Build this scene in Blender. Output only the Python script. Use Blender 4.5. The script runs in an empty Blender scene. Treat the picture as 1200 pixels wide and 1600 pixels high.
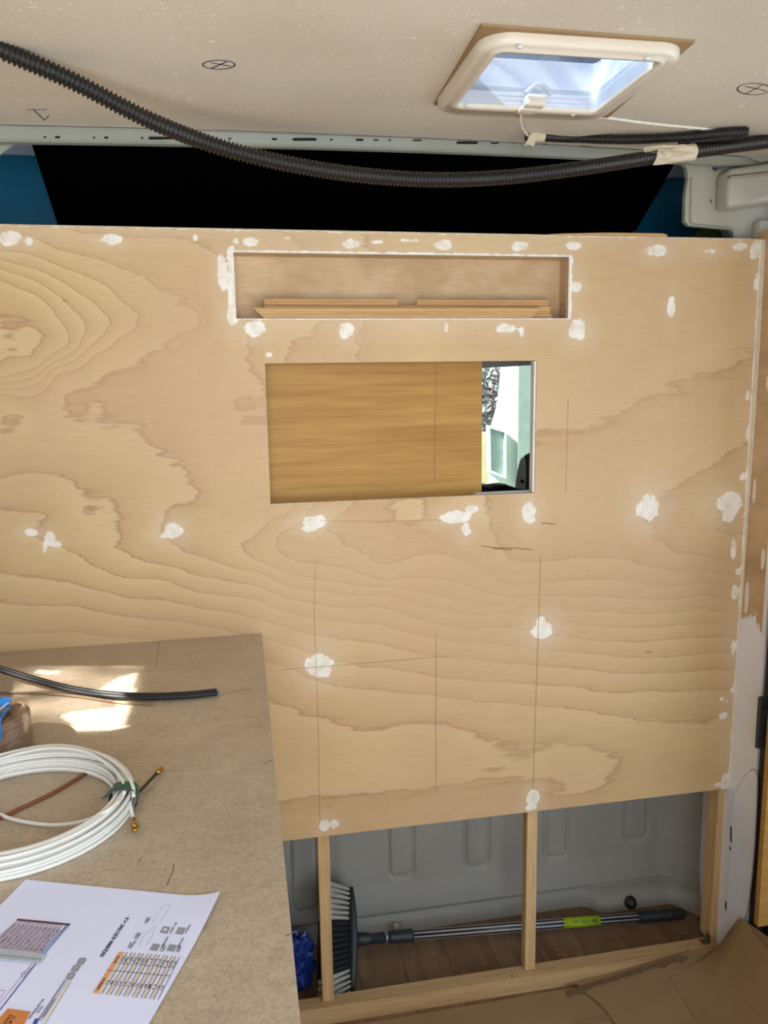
import bpy, bmesh, math, random
import numpy as np
from mathutils import Vector, Matrix, noise
from mathutils.geometry import tessellate_polygon

rnd = random.Random(7)
S = bpy.context.scene
COL = S.collection

# ------------------------------------------------------------------ camera, sky, sun, exposure
F_PX = 1222.04
EYE = np.array([0.0, -1.6, 1.46])
M = np.array([[0.98318, -0.181955, -0.015651], [-0.04448, -0.155461, -0.98684], [0.177128, 0.97094, -0.16094]])
cam_d = bpy.data.cameras.new('camera')
cam = bpy.data.objects.new('camera', cam_d); COL.objects.link(cam)
cam_d.sensor_fit = 'HORIZONTAL'; cam_d.sensor_width = 36.0; cam_d.lens = 36.0 * F_PX / 1200.0
cam_d.clip_start = 0.02; cam_d.clip_end = 200
rm = Matrix(((M[0][0], -M[1][0], -M[2][0]), (M[0][1], -M[1][1], -M[2][1]), (M[0][2], -M[1][2], -M[2][2]))).to_4x4()
cam.matrix_world = Matrix.Translation(EYE) @ rm
S.camera = cam

SUN_DIR = Vector((1.0, 0.28, -0.85)).normalized()          # the way the sunlight travels
world = bpy.data.worlds.new('sky'); S.world = world; world.use_nodes = True
wn = world.node_tree.nodes; wl = world.node_tree.links
sky = wn.new('ShaderNodeTexSky'); sky.sky_type = 'NISHITA'; sky.sun_disc = False
sky.sun_elevation = math.radians(40); sky.sun_rotation = math.radians(-100); sky.dust_density = 2.5; sky.air_density = 1.0
wmix = wn.new('ShaderNodeMix'); wmix.data_type = 'RGBA'; wmix.inputs[0].default_value = 0.5
wmix.inputs[7].default_value = (0.50, 0.56, 0.64, 1)
hs = wn.new('ShaderNodeVectorMath'); hs.operation = 'SCALE'; hs.inputs[3].default_value = 0.12
wl.new(sky.outputs[0], hs.inputs[0]); wl.new(hs.outputs[0], wmix.inputs[6])
wl.new(wmix.outputs[2], wn['Background'].inputs[0]); wn['Background'].inputs[1].default_value = 1.3

sun_d = bpy.data.lights.new('sun', 'SUN'); sun_d.energy = 20.0; sun_d.angle = math.radians(0.9); sun_d.color = (1, 0.96, 0.91)
sun = bpy.data.objects.new('sun', sun_d); COL.objects.link(sun)
sun.rotation_euler = SUN_DIR.to_track_quat('-Z', 'Y').to_euler(); sun.location = (-3, -1, 5)

def daylight(name, loc, target, sx, sy, power, color, spread=180):      # daylight entering by an open door of the van
    d = bpy.data.lights.new(name, 'AREA'); d.shape = 'RECTANGLE'; d.size = sx; d.size_y = sy; d.energy = power; d.color = color; d.spread = math.radians(spread)
    o = bpy.data.objects.new(name, d); COL.objects.link(o); o.location = loc
    o.rotation_euler = (Vector(target) - Vector(loc)).to_track_quat('-Z', 'Y').to_euler(); return o
daylight('rear_door_sky_light', (-0.05, -2.45, 1.5), (-0.35, -0.2, 1.22), 1.1, .8, 6.2, (0.80, 0.89, 1.0), 95)
daylight('rear_door_ground_light', (-0.05, -2.45, 0.55), (-0.15, -0.6, 1.93), 1.1, .85, 5.6, (1.0, 0.94, 0.86), 100)
daylight('side_door_daylight', (1.45, -0.95, 1.2), (0.0, -0.7, 1.15), 1.1, 1.3, 4.2, (0.64, 0.80, 1.0), 130)

S.view_settings.view_transform = 'Standard'; S.view_settings.look = 'None'
S.view_settings.gamma = 1.0; S.view_settings.use_curve_mapping = False; S.view_settings.exposure = 0.12
S.cycles.use_denoising = True; S.cycles.max_bounces = 8; S.cycles.diffuse_bounces = 5; S.cycles.sample_clamp_indirect = 6
S.cycles.caustics_reflective = False; S.cycles.caustics_refractive = False

# ------------------------------------------------------------------ helpers
def at(px, py, Y=None, Z=None, X=None):
    d = M.T @ np.array([(px - 600) / F_PX, (py - 800) / F_PX, 1.0])
    t = (Y - EYE[1]) / d[1] if Y is not None else (Z - EYE[2]) / d[2] if Z is not None else (X - EYE[0]) / d[0]
    return tuple(EYE + d * t)
def lin(c): return c / 12.92 if c <= 0.04045 else ((c + 0.055) / 1.055) ** 2.4
def rgb(r, g, b): return (lin(r / 255), lin(g / 255), lin(b / 255), 1.0)

ORG = {}
def setp(o, label=None, cat=None, group=None, kind=None):
    if label: o['label'] = label
    if cat: o['category'] = cat
    if group: o['group'] = group
    if kind: o['kind'] = kind
    return o
def thing(name, label, cat, loc, group=None):
    o = bpy.data.objects.new(name, None); COL.objects.link(o); o.location = loc; o.empty_display_size = 0.05
    ORG[o] = np.array(loc, float); return setp(o, label, cat, group)
def mesh(name, vf, mat, parent=None, smooth=False, origin=None, **kw):
    v, f = vf
    v = np.asarray(v, float).reshape(-1, 3)
    if parent is not None: org = ORG[parent]; loc = (0, 0, 0)
    else:
        org = np.array(origin, float) if origin is not None else np.array([*((v.min(0) + v.max(0)) / 2)[:2], v[:, 2].min()])
        loc = tuple(org)
    me = bpy.data.meshes.new(name); me.from_pydata([tuple(p) for p in v - org], [], f); me.update()
    if smooth: me.polygons.foreach_set('use_smooth', [True] * len(me.polygons))
    if mat: me.materials.append(mat)
    o = bpy.data.objects.new(name, me); COL.objects.link(o); o.location = loc; ORG[o] = org
    if parent is not None: o.parent = parent
    return setp(o, **kw)
def join(*parts):
    V, Fc = [], []
    for v, f in parts:
        n = len(V); V += [tuple(p) for p in v]; Fc += [tuple(i + n for i in q) for q in f]
    return V, Fc
def bx(x0, x1, y0, y1, z0, z1, bev=0.0, seg=2):
    x0, x1 = min(x0, x1), max(x0, x1); y0, y1 = min(y0, y1), max(y0, y1); z0, z1 = min(z0, z1), max(z0, z1)
    bm = bmesh.new(); bmesh.ops.create_cube(bm, size=1)
    for v in bm.verts: v.co = Vector(((x0 + x1) / 2 + v.co.x * (x1 - x0), (y0 + y1) / 2 + v.co.y * (y1 - y0), (z0 + z1) / 2 + v.co.z * (z1 - z0)))
    if bev: bmesh.ops.bevel(bm, geom=bm.edges[:], offset=bev, segments=seg, affect='EDGES', profile=0.5)
    return dump(bm)
def dump(bm):
    bm.verts.index_update()
    r = [tuple(v.co) for v in bm.verts], [tuple(v.index for v in f.verts) for f in bm.faces]
    bm.free(); return r
def spline(pts, n):
    P = [np.array(p, float) for p in pts]; P = [2 * P[0] - P[1]] + P + [2 * P[-1] - P[-2]]; out = []
    seg = len(P) - 3
    for k in range(n + 1):
        t = k / n * seg; i = min(int(t), seg - 1); t -= i
        a, b, c, d = P[i:i + 4]
        out.append(0.5 * (2 * b + (c - a) * t + (2 * a - 5 * b + 4 * c - d) * t * t + (3 * b - a - 3 * c + d) * t ** 3))
    return out
def tube(pts, rad, sides=10, closed=False, caps=True, flat=1.0):
    P = [np.array(p, float) for p in pts]; n = len(P); V = []; Fc = []
    if not hasattr(rad, '__len__'): rad = [rad] * n
    up = np.array([0, 0, 1.0]); prev = None
    for i in range(n):
        t = P[(i + 1) % n] - P[i - 1] if closed else P[min(i + 1, n - 1)] - P[max(i - 1, 0)]
        t = t / (np.linalg.norm(t) + 1e-12)
        if prev is None:
            a = np.cross(t, up if abs(t[2]) < .9 else np.array([1.0, 0, 0]))
        else: a = prev - t * np.dot(prev, t)
        a /= np.linalg.norm(a) + 1e-12; prev = a; b = np.cross(t, a)
        for k in range(sides):
            w = 2 * math.pi * k / sides
            V.append(P[i] + rad[i] * (a * math.cos(w) + b * math.sin(w) * flat))
    for i in range(n if closed else n - 1):
        j = (i + 1) % n
        for k in range(sides):
            l = (k + 1) % sides
            Fc.append((i * sides + k, i * sides + l, j * sides + l, j * sides + k))
    if caps and not closed:
        Fc.append(tuple(range(sides))[::-1]); Fc.append(tuple((n - 1) * sides + k for k in range(sides)))
    return V, Fc
def corrugated(pts, r, pitch=0.0068, depth=0.0032, sides=18, n0=400):
    P = spline(pts, n0); L = [0.0]
    for a, b in zip(P, P[1:]): L.append(L[-1] + float(np.linalg.norm(b - a)))
    N = int(L[-1] / pitch) * 4; Q = []; R = []
    for k in range(N + 1):
        s = L[-1] * k / N; Q.append([np.interp(s, L, [p[i] for p in P]) for i in range(3)])
        R.append(r if k % 4 in (0, 1) else r - depth)
    return tube(Q, R, sides)
def outward(v, f):
    bm = bmesh.new(); vs = [bm.verts.new(p) for p in v]
    for q in f:
        try: bm.faces.new([vs[i] for i in q])
        except ValueError: pass
    bmesh.ops.recalc_face_normals(bm, faces=bm.faces[:]); return dump(bm)
def slab(outline, vec, holes=(), bev=0.0):
    """a flat polygon (3-D points, with holes) given thickness vec"""
    loops = [[Vector(p) for p in outline]] + [[Vector(p) for p in h] for h in holes]
    tri = tessellate_polygon(loops); flat = [p for l in loops for p in l]; n = len(flat); vec = Vector(vec)
    V = [tuple(p) for p in flat] + [tuple(p + vec) for p in flat]
    Fc = [tuple(t) for t in tri] + [tuple(i + n for i in reversed(t)) for t in tri]
    k = 0
    for l in loops:
        m = len(l)
        for i in range(m): a, b = k + i, k + (i + 1) % m; Fc.append((a, b, b + n, a + n))
        k += m
    return outward(V, Fc)
def rrect(x0, x1, y0, y1, r, n=6):
    out = []
    for cx, cy, a0 in ((x1 - r, y1 - r, 0), (x0 + r, y1 - r, 90), (x0 + r, y0 + r, 180), (x1 - r, y0 + r, 270)):
        for k in range(n + 1):
            a = math.radians(a0 + 90 * k / n); out.append((cx + r * math.cos(a), cy + r * math.sin(a)))
    return out
def disc(c, r, axis, th, n=16, r2=None):
    c = np.array(c, float); ax = np.array(axis, float); ax /= np.linalg.norm(ax)
    return tube([c, c + ax * th], [r, r if r2 is None else r2], n)
SK = (.45, 1.0)
def away(th): return (.36 * th, th, 0)
def pxy(pts, Y): return [at(a, b, Y=Y) for a, b in pts]
def pxz(pts, Z): return [at(a, b, Z=Z) for a, b in pts]
def pxx(pts, X): return [at(a, b, X=X) for a, b in pts]

# ------------------------------------------------------------------ materials
def newmat(name, rough=0.5, metal=0.0, spec=0.4):
    m = bpy.data.materials.new(name); m.use_nodes = True
    b = m.node_tree.nodes['Principled BSDF']; b.inputs['Roughness'].default_value = rough; b.inputs['Metallic'].default_value = metal
    b.inputs['Specular IOR Level'].default_value = spec
    return m, m.node_tree.nodes, m.node_tree.links, b
def N_noise(n, l, vec, scale, detail=3, rough=0.5):
    t = n.new('ShaderNodeTexNoise'); t.inputs['Scale'].default_value = scale; t.inputs['Detail'].default_value = detail; t.inputs['Roughness'].default_value = rough
    l.new(vec, t.inputs['Vector']); return t.outputs[0]
def N_map(n, l, scale, loc=(0, 0, 0), rot=(0, 0, 0)):
    tc = n.new('ShaderNodeTexCoord'); mp = n.new('ShaderNodeMapping'); mp.inputs['Scale'].default_value = scale
    mp.inputs['Location'].default_value = loc; mp.inputs['Rotation'].default_value = rot
    l.new(tc.outputs['Object'], mp.inputs['Vector']); return mp.outputs[0]
def N_math(n, l, op, a, b=None, clamp=False):
    t = n.new('ShaderNodeMath'); t.operation = op; t.use_clamp = clamp
    for i, x in enumerate((a, b)):
        if x is None: continue
        if isinstance(x, (int, float)): t.inputs[i].default_value = x
        else: l.new(x, t.inputs[i])
    return t.outputs[0]
def N_ramp(n, l, fac, stops, interp='LINEAR'):
    t = n.new('ShaderNodeValToRGB'); t.color_ramp.interpolation = interp; e = t.color_ramp.elements
    while len(e) < len(stops): e.new(0.5)
    for k, (p, c) in enumerate(stops): e[k].position = p; e[k].color = c if len(c) == 4 else (*c, 1)
    l.new(fac, t.inputs[0]); return t.outputs[0]
def N_mix(n, l, fac, a, b, mode='MIX'):
    t = n.new('ShaderNodeMix'); t.data_type = 'RGBA'; t.blend_type = mode
    for i, x in ((0, fac), (6, a), (7, b)):
        if isinstance(x, (int, float)) : t.inputs[i].default_value = x
        elif isinstance(x, tuple): t.inputs[i].default_value = x
        else: l.new(x, t.inputs[i])
    return t.outputs[2]
def N_bump(n, l, b, h, strength=0.2, dist=0.002):
    t = n.new('ShaderNodeBump'); t.inputs['Strength'].default_value = strength; t.inputs['Distance'].default_value = dist
    l.new(h, t.inputs['Height']); l.new(t.outputs[0], b.inputs['Normal'])
W1 = (1, 1, 1, 1); G = lambda v: (v, v, v, 1)

def plain(name, c, rough=0.5, metal=0.0, var=0.06, scale=30, bump=0.0, spec=0.4):
    m, n, l, b = newmat(name, rough, metal, spec)
    f = N_noise(n, l, N_map(n, l, (1, 1, 1)), scale, 4)
    k = N_ramp(n, l, f, [(0.3, G(1 - var)), (0.7, G(1.0))])
    l.new(N_mix(n, l, 1.0, c, k, 'MULTIPLY'), b.inputs['Base Color'])
    if bump: N_bump(n, l, b, f, bump)
    return m
def wood(name, light, dark, scale=(3, 3, 60), s=2.0, rough=0.6, contrast=0.35, fine=(20, 20, 500), loc=(0, 0, 0)):
    m, n, l, b = newmat(name, rough, 0, 0.3)
    f = N_noise(n, l, N_map(n, l, scale, loc), s, 4, 0.6)
    g = N_noise(n, l, N_map(n, l, fine), 1.0, 3)
    c = N_ramp(n, l, f, [(0.5 - contrast / 2, dark), (0.5 + contrast / 2, light)])
    k = N_ramp(n, l, g, [(0.3, G(0.84)), (0.6, G(1.0))])
    l.new(N_mix(n, l, 1.0, c, k, 'MULTIPLY'), b.inputs['Base Color']); N_bump(n, l, b, g, 0.15, 0.0006)
    return m

PLY_L = rgb(210, 180, 129); PLY_D = rgb(195, 162, 113); PLY_LINE = rgb(168, 133, 90)
def plywood_figure(name):
    m, n, l, b = newmat(name, 0.55, 0, 0.35)
    def attr(a):
        t = n.new('ShaderNodeAttribute'); t.attribute_name = a; return t.outputs['Fac']
    ring = attr('ring'); put = attr('putty'); haze = attr('haze')
    jag = N_noise(n, l, N_map(n, l, (7, 1, 48)), 1.0, 4, 0.6)
    wav = N_noise(n, l, N_map(n, l, (5, 1, 7), (3, 0, 1)), 1.0, 3)
    f = N_math(n, l, 'ADD', ring, N_math(n, l, 'MULTIPLY', N_math(n, l, 'SUBTRACT', jag, 0.5), 0.5))
    f = N_math(n, l, 'ADD', f, N_math(n, l, 'MULTIPLY', N_math(n, l, 'SUBTRACT', wav, 0.5), 0.35))
    fr = N_math(n, l, 'FRACT', f)
    c = N_ramp(n, l, fr, [(0.0, PLY_LINE), (0.05, PLY_D), (0.22, rgb(202, 171, 121)), (0.6, PLY_L), (0.96, rgb(216, 188, 139)), (1.0, PLY_LINE)])
    fr2 = N_math(n, l, 'FRACT', N_math(n, l, 'MULTIPLY', f, 2.63))
    c2 = N_ramp(n, l, fr2, [(0.0, rgb(188, 159, 121)), (0.12, rgb(198, 170, 125)), (1.0, rgb(205, 177, 131))])
    big = N_noise(n, l, N_map(n, l, (2.2, 1, 3.5), (7, 0, 2)), 1.0, 2)
    c = N_mix(n, l, N_ramp(n, l, big, [(0.42, G(0.12)), (0.62, G(0.6))]), c, c2)
    fine = N_noise(n, l, N_map(n, l, (18, 1, 420)), 1.0, 3, 0.7)
    c = N_mix(n, l, 1.0, c, N_ramp(n, l, fine, [(0.25, G(0.86)), (0.6, G(1.0))]), 'MULTIPLY')
    tint = N_noise(n, l, N_map(n, l, (1.5, 1, 2.5)), 1.0, 2)
    c = N_mix(n, l, N_ramp(n, l, tint, [(0.38, G(0.05)), (0.62, G(0.6))]), c, rgb(194, 157, 122))
    # sanded filler
    pn = N_noise(n, l, N_map(n, l, (1, 1, 1)), 48, 4, 0.6)
    pz = N_math(n, l, 'ADD', put, N_math(n, l, 'MULTIPLY', N_math(n, l, 'SUBTRACT', pn, 0.5), 1.15))
    hz = N_math(n, l, 'ADD', haze, N_math(n, l, 'MULTIPLY', N_math(n, l, 'SUBTRACT', pn, 0.5), 0.7))
    c = N_mix(n, l, N_math(n, l, 'MULTIPLY', N_math(n, l, 'MAXIMUM', hz, 0.0), 0.30, True), c, rgb(226, 210, 188))
    pm = N_ramp(n, l, pz, [(0.36, G(0)), (0.50, G(1))])
    pc = N_ramp(n, l, pn, [(0.3, rgb(219, 207, 186)), (0.6, rgb(240, 236, 226))])
    l.new(N_mix(n, l, N_math(n, l, 'MULTIPLY', pm, 0.93), c, pc), b.inputs['Base Color'])
    hgt = N_math(n, l, 'ADD', N_math(n, l, 'MULTIPLY', fine, 0.3), pm)
    N_bump(n, l, b, hgt, 0.25, 0.0008)
    return m

m_wall = plywood_figure('figured_plywood')
m_ply = wood('pale_plywood', rgb(214, 186, 150), rgb(190, 159, 120), (3.5, 2, 5), 1.6, contrast=0.22)
m_edge = wood('plywood_edge', rgb(214, 198, 170), rgb(194, 174, 142), (30, 30, 5), 2)
m_oak = wood('golden_oak_veneer', rgb(186, 143, 74), rgb(164, 119, 54), (1.4, 4, 34), 1.6, 0.5, 0.30, (12, 9, 330))
m_pine = wood('pine_moulding', rgb(212, 172, 118), rgb(182, 140, 88), (2, 14, 90), 1.5, 0.5, 0.4)
m_stud = wood('sawn_pine', rgb(222, 190, 142), rgb(196, 157, 107), (35, 35, 1.6), 1.4, 0.65, 0.4, (300, 300, 14))
m_rail = wood('sawn_pine_rail', rgb(212, 180, 132), rgb(184, 146, 98), (1.6, 35, 35), 1.4, 0.65, 0.4, (14, 300, 300))
m_filler = plain('white_filler', rgb(236, 231, 218), 0.7, var=0.12, scale=60, bump=0.2)
m_steel = plain('painted_steel', rgb(182, 180, 166), 0.22, var=0.06, scale=10, spec=0.6)
m_bulk = plain('grey_bulkhead_paint', rgb(172, 171, 162), 0.5, var=0.12, scale=7, spec=0.3)
m_bow = plain('primer_grey_green', rgb(158, 162, 150), 0.45, var=0.08, scale=14)
m_white = plain('white_paint', rgb(236, 240, 250), 0.35, var=0.05, scale=12, spec=0.5)
m_black = plain('black_corrugated_plastic', rgb(30, 28, 26), 0.4, var=0.2, scale=90, spec=0.5)
m_rubber = plain('black_rubber', rgb(34, 34, 36), 0.55, var=0.2, scale=40)
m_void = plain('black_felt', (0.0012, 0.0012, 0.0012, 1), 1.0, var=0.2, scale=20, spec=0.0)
m_blue = plain('petrol_blue_paint', rgb(8, 88, 116), 0.4, var=0.15, scale=5, spec=0.2)
m_olive = plain('olive_green', rgb(90, 96, 30), 0.6)
m_dark2 = plain('edge_shade_grey', rgb(176, 172, 168), 0.9)  # grey for the painted edge shade of the cover plate
m_dark = plain('dark_gap', rgb(22, 20, 18), 0.9)
m_tape = plain('masking_tape', rgb(216, 205, 178), 0.55, var=0.15, scale=40, bump=0.3)
m_hatch = plain('ivory_plastic', rgb(222, 213, 194), 0.32, var=0.04, scale=9, spec=0.5)
m_card = plain('cardboard', rgb(158, 130, 92), 0.8, var=0.12, scale=12)
m_card2 = plain('cardboard_liner', rgb(132, 104, 76), 0.85, var=0.2, scale=25)
m_ink = plain('marker_ink', rgb(38, 34, 70), 0.6)
m_pencil = plain('pencil', rgb(156, 128, 94), 0.7)
m_split = plain('dark_grain_split', rgb(134, 104, 76), 0.8)
m_brass = plain('brass', rgb(196, 150, 70), 0.25, 1.0, 0.1, 60)
m_oldbrass = plain('dull_bracket_metal', rgb(112, 98, 62), 0.5, .4, .2, 90)
m_zinc = plain('zinc_steel', rgb(170, 165, 150), 0.35, 0.9, 0.2, 60)
m_wire = plain('brown_wire', rgb(132, 78, 46), 0.4)
m_wire2 = plain('grey_brown_cord', rgb(142, 116, 88), 0.6)
m_green = plain('green_tape', rgb(22, 88, 74), 0.35)
m_bluepl = plain('bright_blue_plastic', rgb(30, 120, 205), 0.2, var=0.3, scale=60, spec=0.7)
m_bluebag = plain('blue_bag_film', rgb(24, 58, 138), 0.35, var=0.3, scale=30, spec=0.6)
m_paper = plain('white_paper', rgb(226, 230, 254), 0.6, var=0.01)
m_broom = plain('charcoal_plastic', rgb(46, 48, 50), 0.45, var=0.1, spec=0.5)
m_bristle = plain('grey_bristle', rgb(186, 182, 174), 0.7, var=0.35, scale=260)
m_bristleb = plain('black_bristle', rgb(14, 15, 16), 0.7, var=0.5, scale=200)
m_chrome = plain('brushed_chrome', rgb(195, 195, 195), 0.3, 0.8)
m_lime = plain('lime_label', rgb(170, 200, 30), 0.5)
m_seat = plain('black_seat_cloth', rgb(32, 33, 32), 0.9, var=0.3, scale=120, bump=0.4)
m_trim = plain('pale_grey_trim', rgb(178, 180, 170), 0.6)
m_headl = plain('grey_headliner', rgb(215, 225, 226), 0.9)
m_render = plain('white_render', rgb(244, 244, 238), 0.9, var=0.05, scale=3)
m_rough = plain('grey_roughcast', rgb(160, 172, 164), 0.95, var=0.2, scale=18, bump=0.6)
m_stone = plain('yellow_stone', rgb(206, 190, 150), 0.9, var=0.3, scale=6, bump=0.5)
m_ground = plain('pale_concrete', rgb(140, 140, 142), 0.9, var=0.15, scale=2)
m_leaf = plain('leaf_green', rgb(205, 212, 208), 0.7, var=0.4, scale=9)
m_pink = plain('pink_petal', rgb(226, 164, 186), 0.7, var=0.3, scale=9)
m_lining = plain('van_side_lining', rgb(222, 224, 228), 0.7, var=0.08)

def ceiling_mat():
    m, n, l, b = newmat('roof_panel', 0.6, 0, 0.3)
    a = N_noise(n, l, N_map(n, l, (1, 1, 1)), 3.0, 3)
    c = N_ramp(n, l, a, [(0.35, rgb(211, 204, 187)), (0.65, rgb(223, 217, 201))])
    s = N_noise(n, l, N_map(n, l, (1, 1.0, 1)), 330, 2, 0.5)
    c = N_mix(n, l, N_ramp(n, l, s, [(0.35, G(0.30)), (0.62, G(0))]), c, rgb(176, 163, 142))
    s2 = N_noise(n, l, N_map(n, l, (1, 1.4, 1), (5, 2, 0)), 70, 3, 0.7)
    dens = N_noise(n, l, N_map(n, l, (1, 1, 1), (1, 4, 0)), 7, 3)
    k = N_math(n, l, 'MULTIPLY', N_ramp(n, l, s2, [(0.60, G(0)), (0.70, G(1))]), N_ramp(n, l, dens, [(0.40, G(0.25)), (0.60, G(1.0))]))
    c = N_mix(n, l, k, c, rgb(250, 244, 228))
    l.new(c, b.inputs['Base Color']); N_bump(n, l, b, s, 0.12, 0.001)
    return m
m_ceil = ceiling_mat()

def counter_mat():
    m, n, l, b = newmat('worn_birch_worktop', 0.33, 0, 0.5)
    a = N_noise(n, l, N_map(n, l, (3, 3, 3)), 1.6, 4)
    c = N_ramp(n, l, a, [(0.3, rgb(178, 160, 136)), (0.7, rgb(198, 180, 156))])
    g = N_noise(n, l, N_map(n, l, (1, 1, 1)), 230, 3, 0.7)
    g2 = N_noise(n, l, N_map(n, l, (9, 16, 9)), 3.0, 5, 0.7)
    c = N_mix(n, l, 1.0, c, N_ramp(n, l, g, [(0.3, G(0.76)), (0.62, G(1.05))]), 'MULTIPLY')
    c = N_mix(n, l, 1.0, c, N_ramp(n, l, g2, [(0.32, G(0.88)), (0.62, G(1.06))]), 'MULTIPLY')
    st = N_noise(n, l, N_map(n, l, (5, 34, 5), rot=(0, 0, 0.12)), 1.5, 5, 0.72)
    c = N_mix(n, l, N_ramp(n, l, st, [(0.655, G(0)), (0.69, G(0.5)), (0.72, G(0.05))]), c, rgb(120, 92, 62))
    sc = N_noise(n, l, N_map(n, l, (6, 26, 5), (3, 1, 0), (0, 0, -0.2)), 2.0, 6, 0.8)
    c = N_mix(n, l, N_ramp(n, l, sc, [(0.64, G(0)), (0.70, G(0.45))]), c, rgb(132, 104, 74))
    l.new(c, b.inputs['Base Color']); N_bump(n, l, b, g, 0.12, 0.0005)
    l.new(N_ramp(n, l, a, [(0.3, G(0.30)), (0.7, G(0.5))]), b.inputs['Roughness'])
    return m
m_counter = counter_mat()

def vinyl(name, seed):
    return wood(name, rgb(158, 126, 96), rgb(118, 90, 66), (16, 1.6, 10), 1.5, 0.5, 0.5, (260, 18, 20), (seed, seed * 2, 0))
m_vinyl = [vinyl('walnut_vinyl_plank', 1), vinyl('walnut_vinyl_plank_pale', 5), vinyl('walnut_vinyl_plank_dark', 9)]

def glassy(name, tint, mix, rough=0.0):
    m = bpy.data.materials.new(name); m.use_nodes = True; n = m.node_tree.nodes; l = m.node_tree.links
    n.remove(n['Principled BSDF']); out = n['Material Output']
    t = n.new('ShaderNodeBsdfTransparent'); t.inputs[0].default_value = tint
    g = n.new('ShaderNodeBsdfGlossy'); g.inputs['Roughness'].default_value = 0.05
    x = n.new('ShaderNodeMixShader'); x.inputs[0].default_value = mix
    l.new(t.outputs[0], x.inputs[1]); l.new(g.outputs[0], x.inputs[2]); l.new(x.outputs[0], out.inputs[0]); return m
m_glass = glassy('green_tinted_glass', (0.86, 0.96, 0.92, 1), 0.05)
m_film = glassy('clear_plastic_film', (0.96, 0.95, 0.94, 1), 0.12)

def hatch_pane_mat():
    m = bpy.data.materials.new('clear_hatch_dome'); m.use_nodes = True; n = m.node_tree.nodes; l = m.node_tree.links
    n.remove(n['Principled BSDF']); out = n['Material Output']
    t = n.new('ShaderNodeBsdfTransparent'); tr = n.new('ShaderNodeBsdfTranslucent')
    a = N_noise(n, l, N_map(n, l, (9, 9, 9)), 1.4, 5, 0.6)
    w = N_ramp(n, l, a, [(0.38, rgb(104, 122, 144)), (0.5, rgb(130, 147, 168)), (0.58, rgb(170, 184, 200))])
    l.new(w, t.inputs[0]); l.new(w, tr.inputs[0])
    x = n.new('ShaderNodeMixShader'); x.inputs[0].default_value = 0.06
    l.new(t.outputs[0], x.inputs[1]); l.new(tr.outputs[0], x.inputs[2]); l.new(x.outputs[0], out.inputs[0]); return m
m_dome = hatch_pane_mat()
def liner_mat():
    m = bpy.data.materials.new('translucent_white_plastic'); m.use_nodes = True; n = m.node_tree.nodes; l = m.node_tree.links
    n.remove(n['Principled BSDF']); a = n.new('ShaderNodeBsdfDiffuse'); b = n.new('ShaderNodeBsdfTranslucent'); x = n.new('ShaderNodeMixShader')
    a.inputs[0].default_value = rgb(226, 230, 236); b.inputs[0].default_value = rgb(206, 214, 224); x.inputs[0].default_value = .3
    l.new(a.outputs[0], x.inputs[1]); l.new(b.outputs[0], x.inputs[2]); l.new(x.outputs[0], n['Material Output'].inputs[0]); return m
m_liner = liner_mat()

def nylon_mat():
    m, n, l, b = newmat('white_nylon', 0.28, 0, 0.5)
    b.inputs['Base Color'].default_value = rgb(232, 230, 222)
    b.inputs['Subsurface Weight'].default_value = 0.3; b.inputs['Subsurface Radius'].default_value = (0.006, 0.006, 0.005)
    return m
m_nylon = nylon_mat()

# ------------------------------------------------------------------ the van shell
ZC = 1.93; XR = 1.14; XL = -0.66; YB = -2.35
mesh('ground', bx(-14, 14, -14, 14, -0.75, -0.6), m_ground, kind='structure')
floor = mesh('floor', bx(XL, XR + .06, YB, 1.9, -0.06, -0.004), m_card2, kind='structure')
pw = 0.118; k = 0
for i in range(12):                                            # walnut look vinyl planks
    x = -0.12 + i * pw
    for y0, y1 in ((-.35 + (i % 3) * .06, .10 + (i * 37 % 5) * .02), (.10 + (i * 37 % 5) * .02, .42)):
        mesh('plank', bx(x + .0006, x + pw - .0006, y0 + .0006, y1 - .0006, -0.004, 0.0), m_vinyl[(i * 2 + k) % 3], floor); k += 1

# ceiling with the hatch cut-out
HX0, HX1, HY0, HY1 = .364, .626, -.492, -.262
ceil_out = [(XL, YB, ZC), (XR + .08, YB, ZC)] + [(XR + .08 - (XR + .08 - XL) * t, 0.012 - .045 * math.sin(math.pi * t), ZC) for t in [i / 16 for i in range(17)]]
hole = [(HX0, HY0, ZC), (HX0, HY1, ZC), (HX1, HY1, ZC), (HX1, HY0, ZC)]
ceiling = mesh('ceiling', slab(ceil_out, (0, 0, .03), [hole]), m_ceil, kind='structure')
mesh('roof', bx(XL - .04, XR + .12, -0.12, 2.42, ZC + .0305, ZC + .05), m_white, kind='structure')
# glue ridge and pen marks on the ceiling
rp = spline([at(a, b, Z=ZC) for a, b in ((925, 181), (965, 186), (1010, 192), (1060, 197), (1125, 203))], 60)
rr = [0.0040 + 0.0024 * noise.noise(Vector((i * .6, 3, 1))) for i in range(61)]
mesh('glue_ridge', tube(rp, rr, 8, flat=.8), m_filler, ceiling, True)
def ribbon(pts, w, up, th=0.0003):
    V = []; Fc = []; up = np.array(up, float); P = [np.array(p, float) for p in pts]; n = len(P)
    for i in range(n):
        t = P[min(i + 1, n - 1)] - P[max(i - 1, 0)]; s = np.cross(t, up); s /= np.linalg.norm(s) + 1e-12
        for q in (P[i] - s * w / 2, P[i] + s * w / 2): V.append(q); V.append(q + up * th)
    for i in range(n - 1):
        a = 4 * i; b = a + 4
        Fc += [(a + 1, a + 3, b + 3, b + 1), (a, b, b + 2, a + 2), (a, a + 1, b + 1, b), (a + 2, b + 2, b + 3, a + 3)]
    Fc += [(0, 2, 3, 1), (4 * n - 4, 4 * n - 3, 4 * n - 1, 4 * n - 2)]
    return V, Fc
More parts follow.
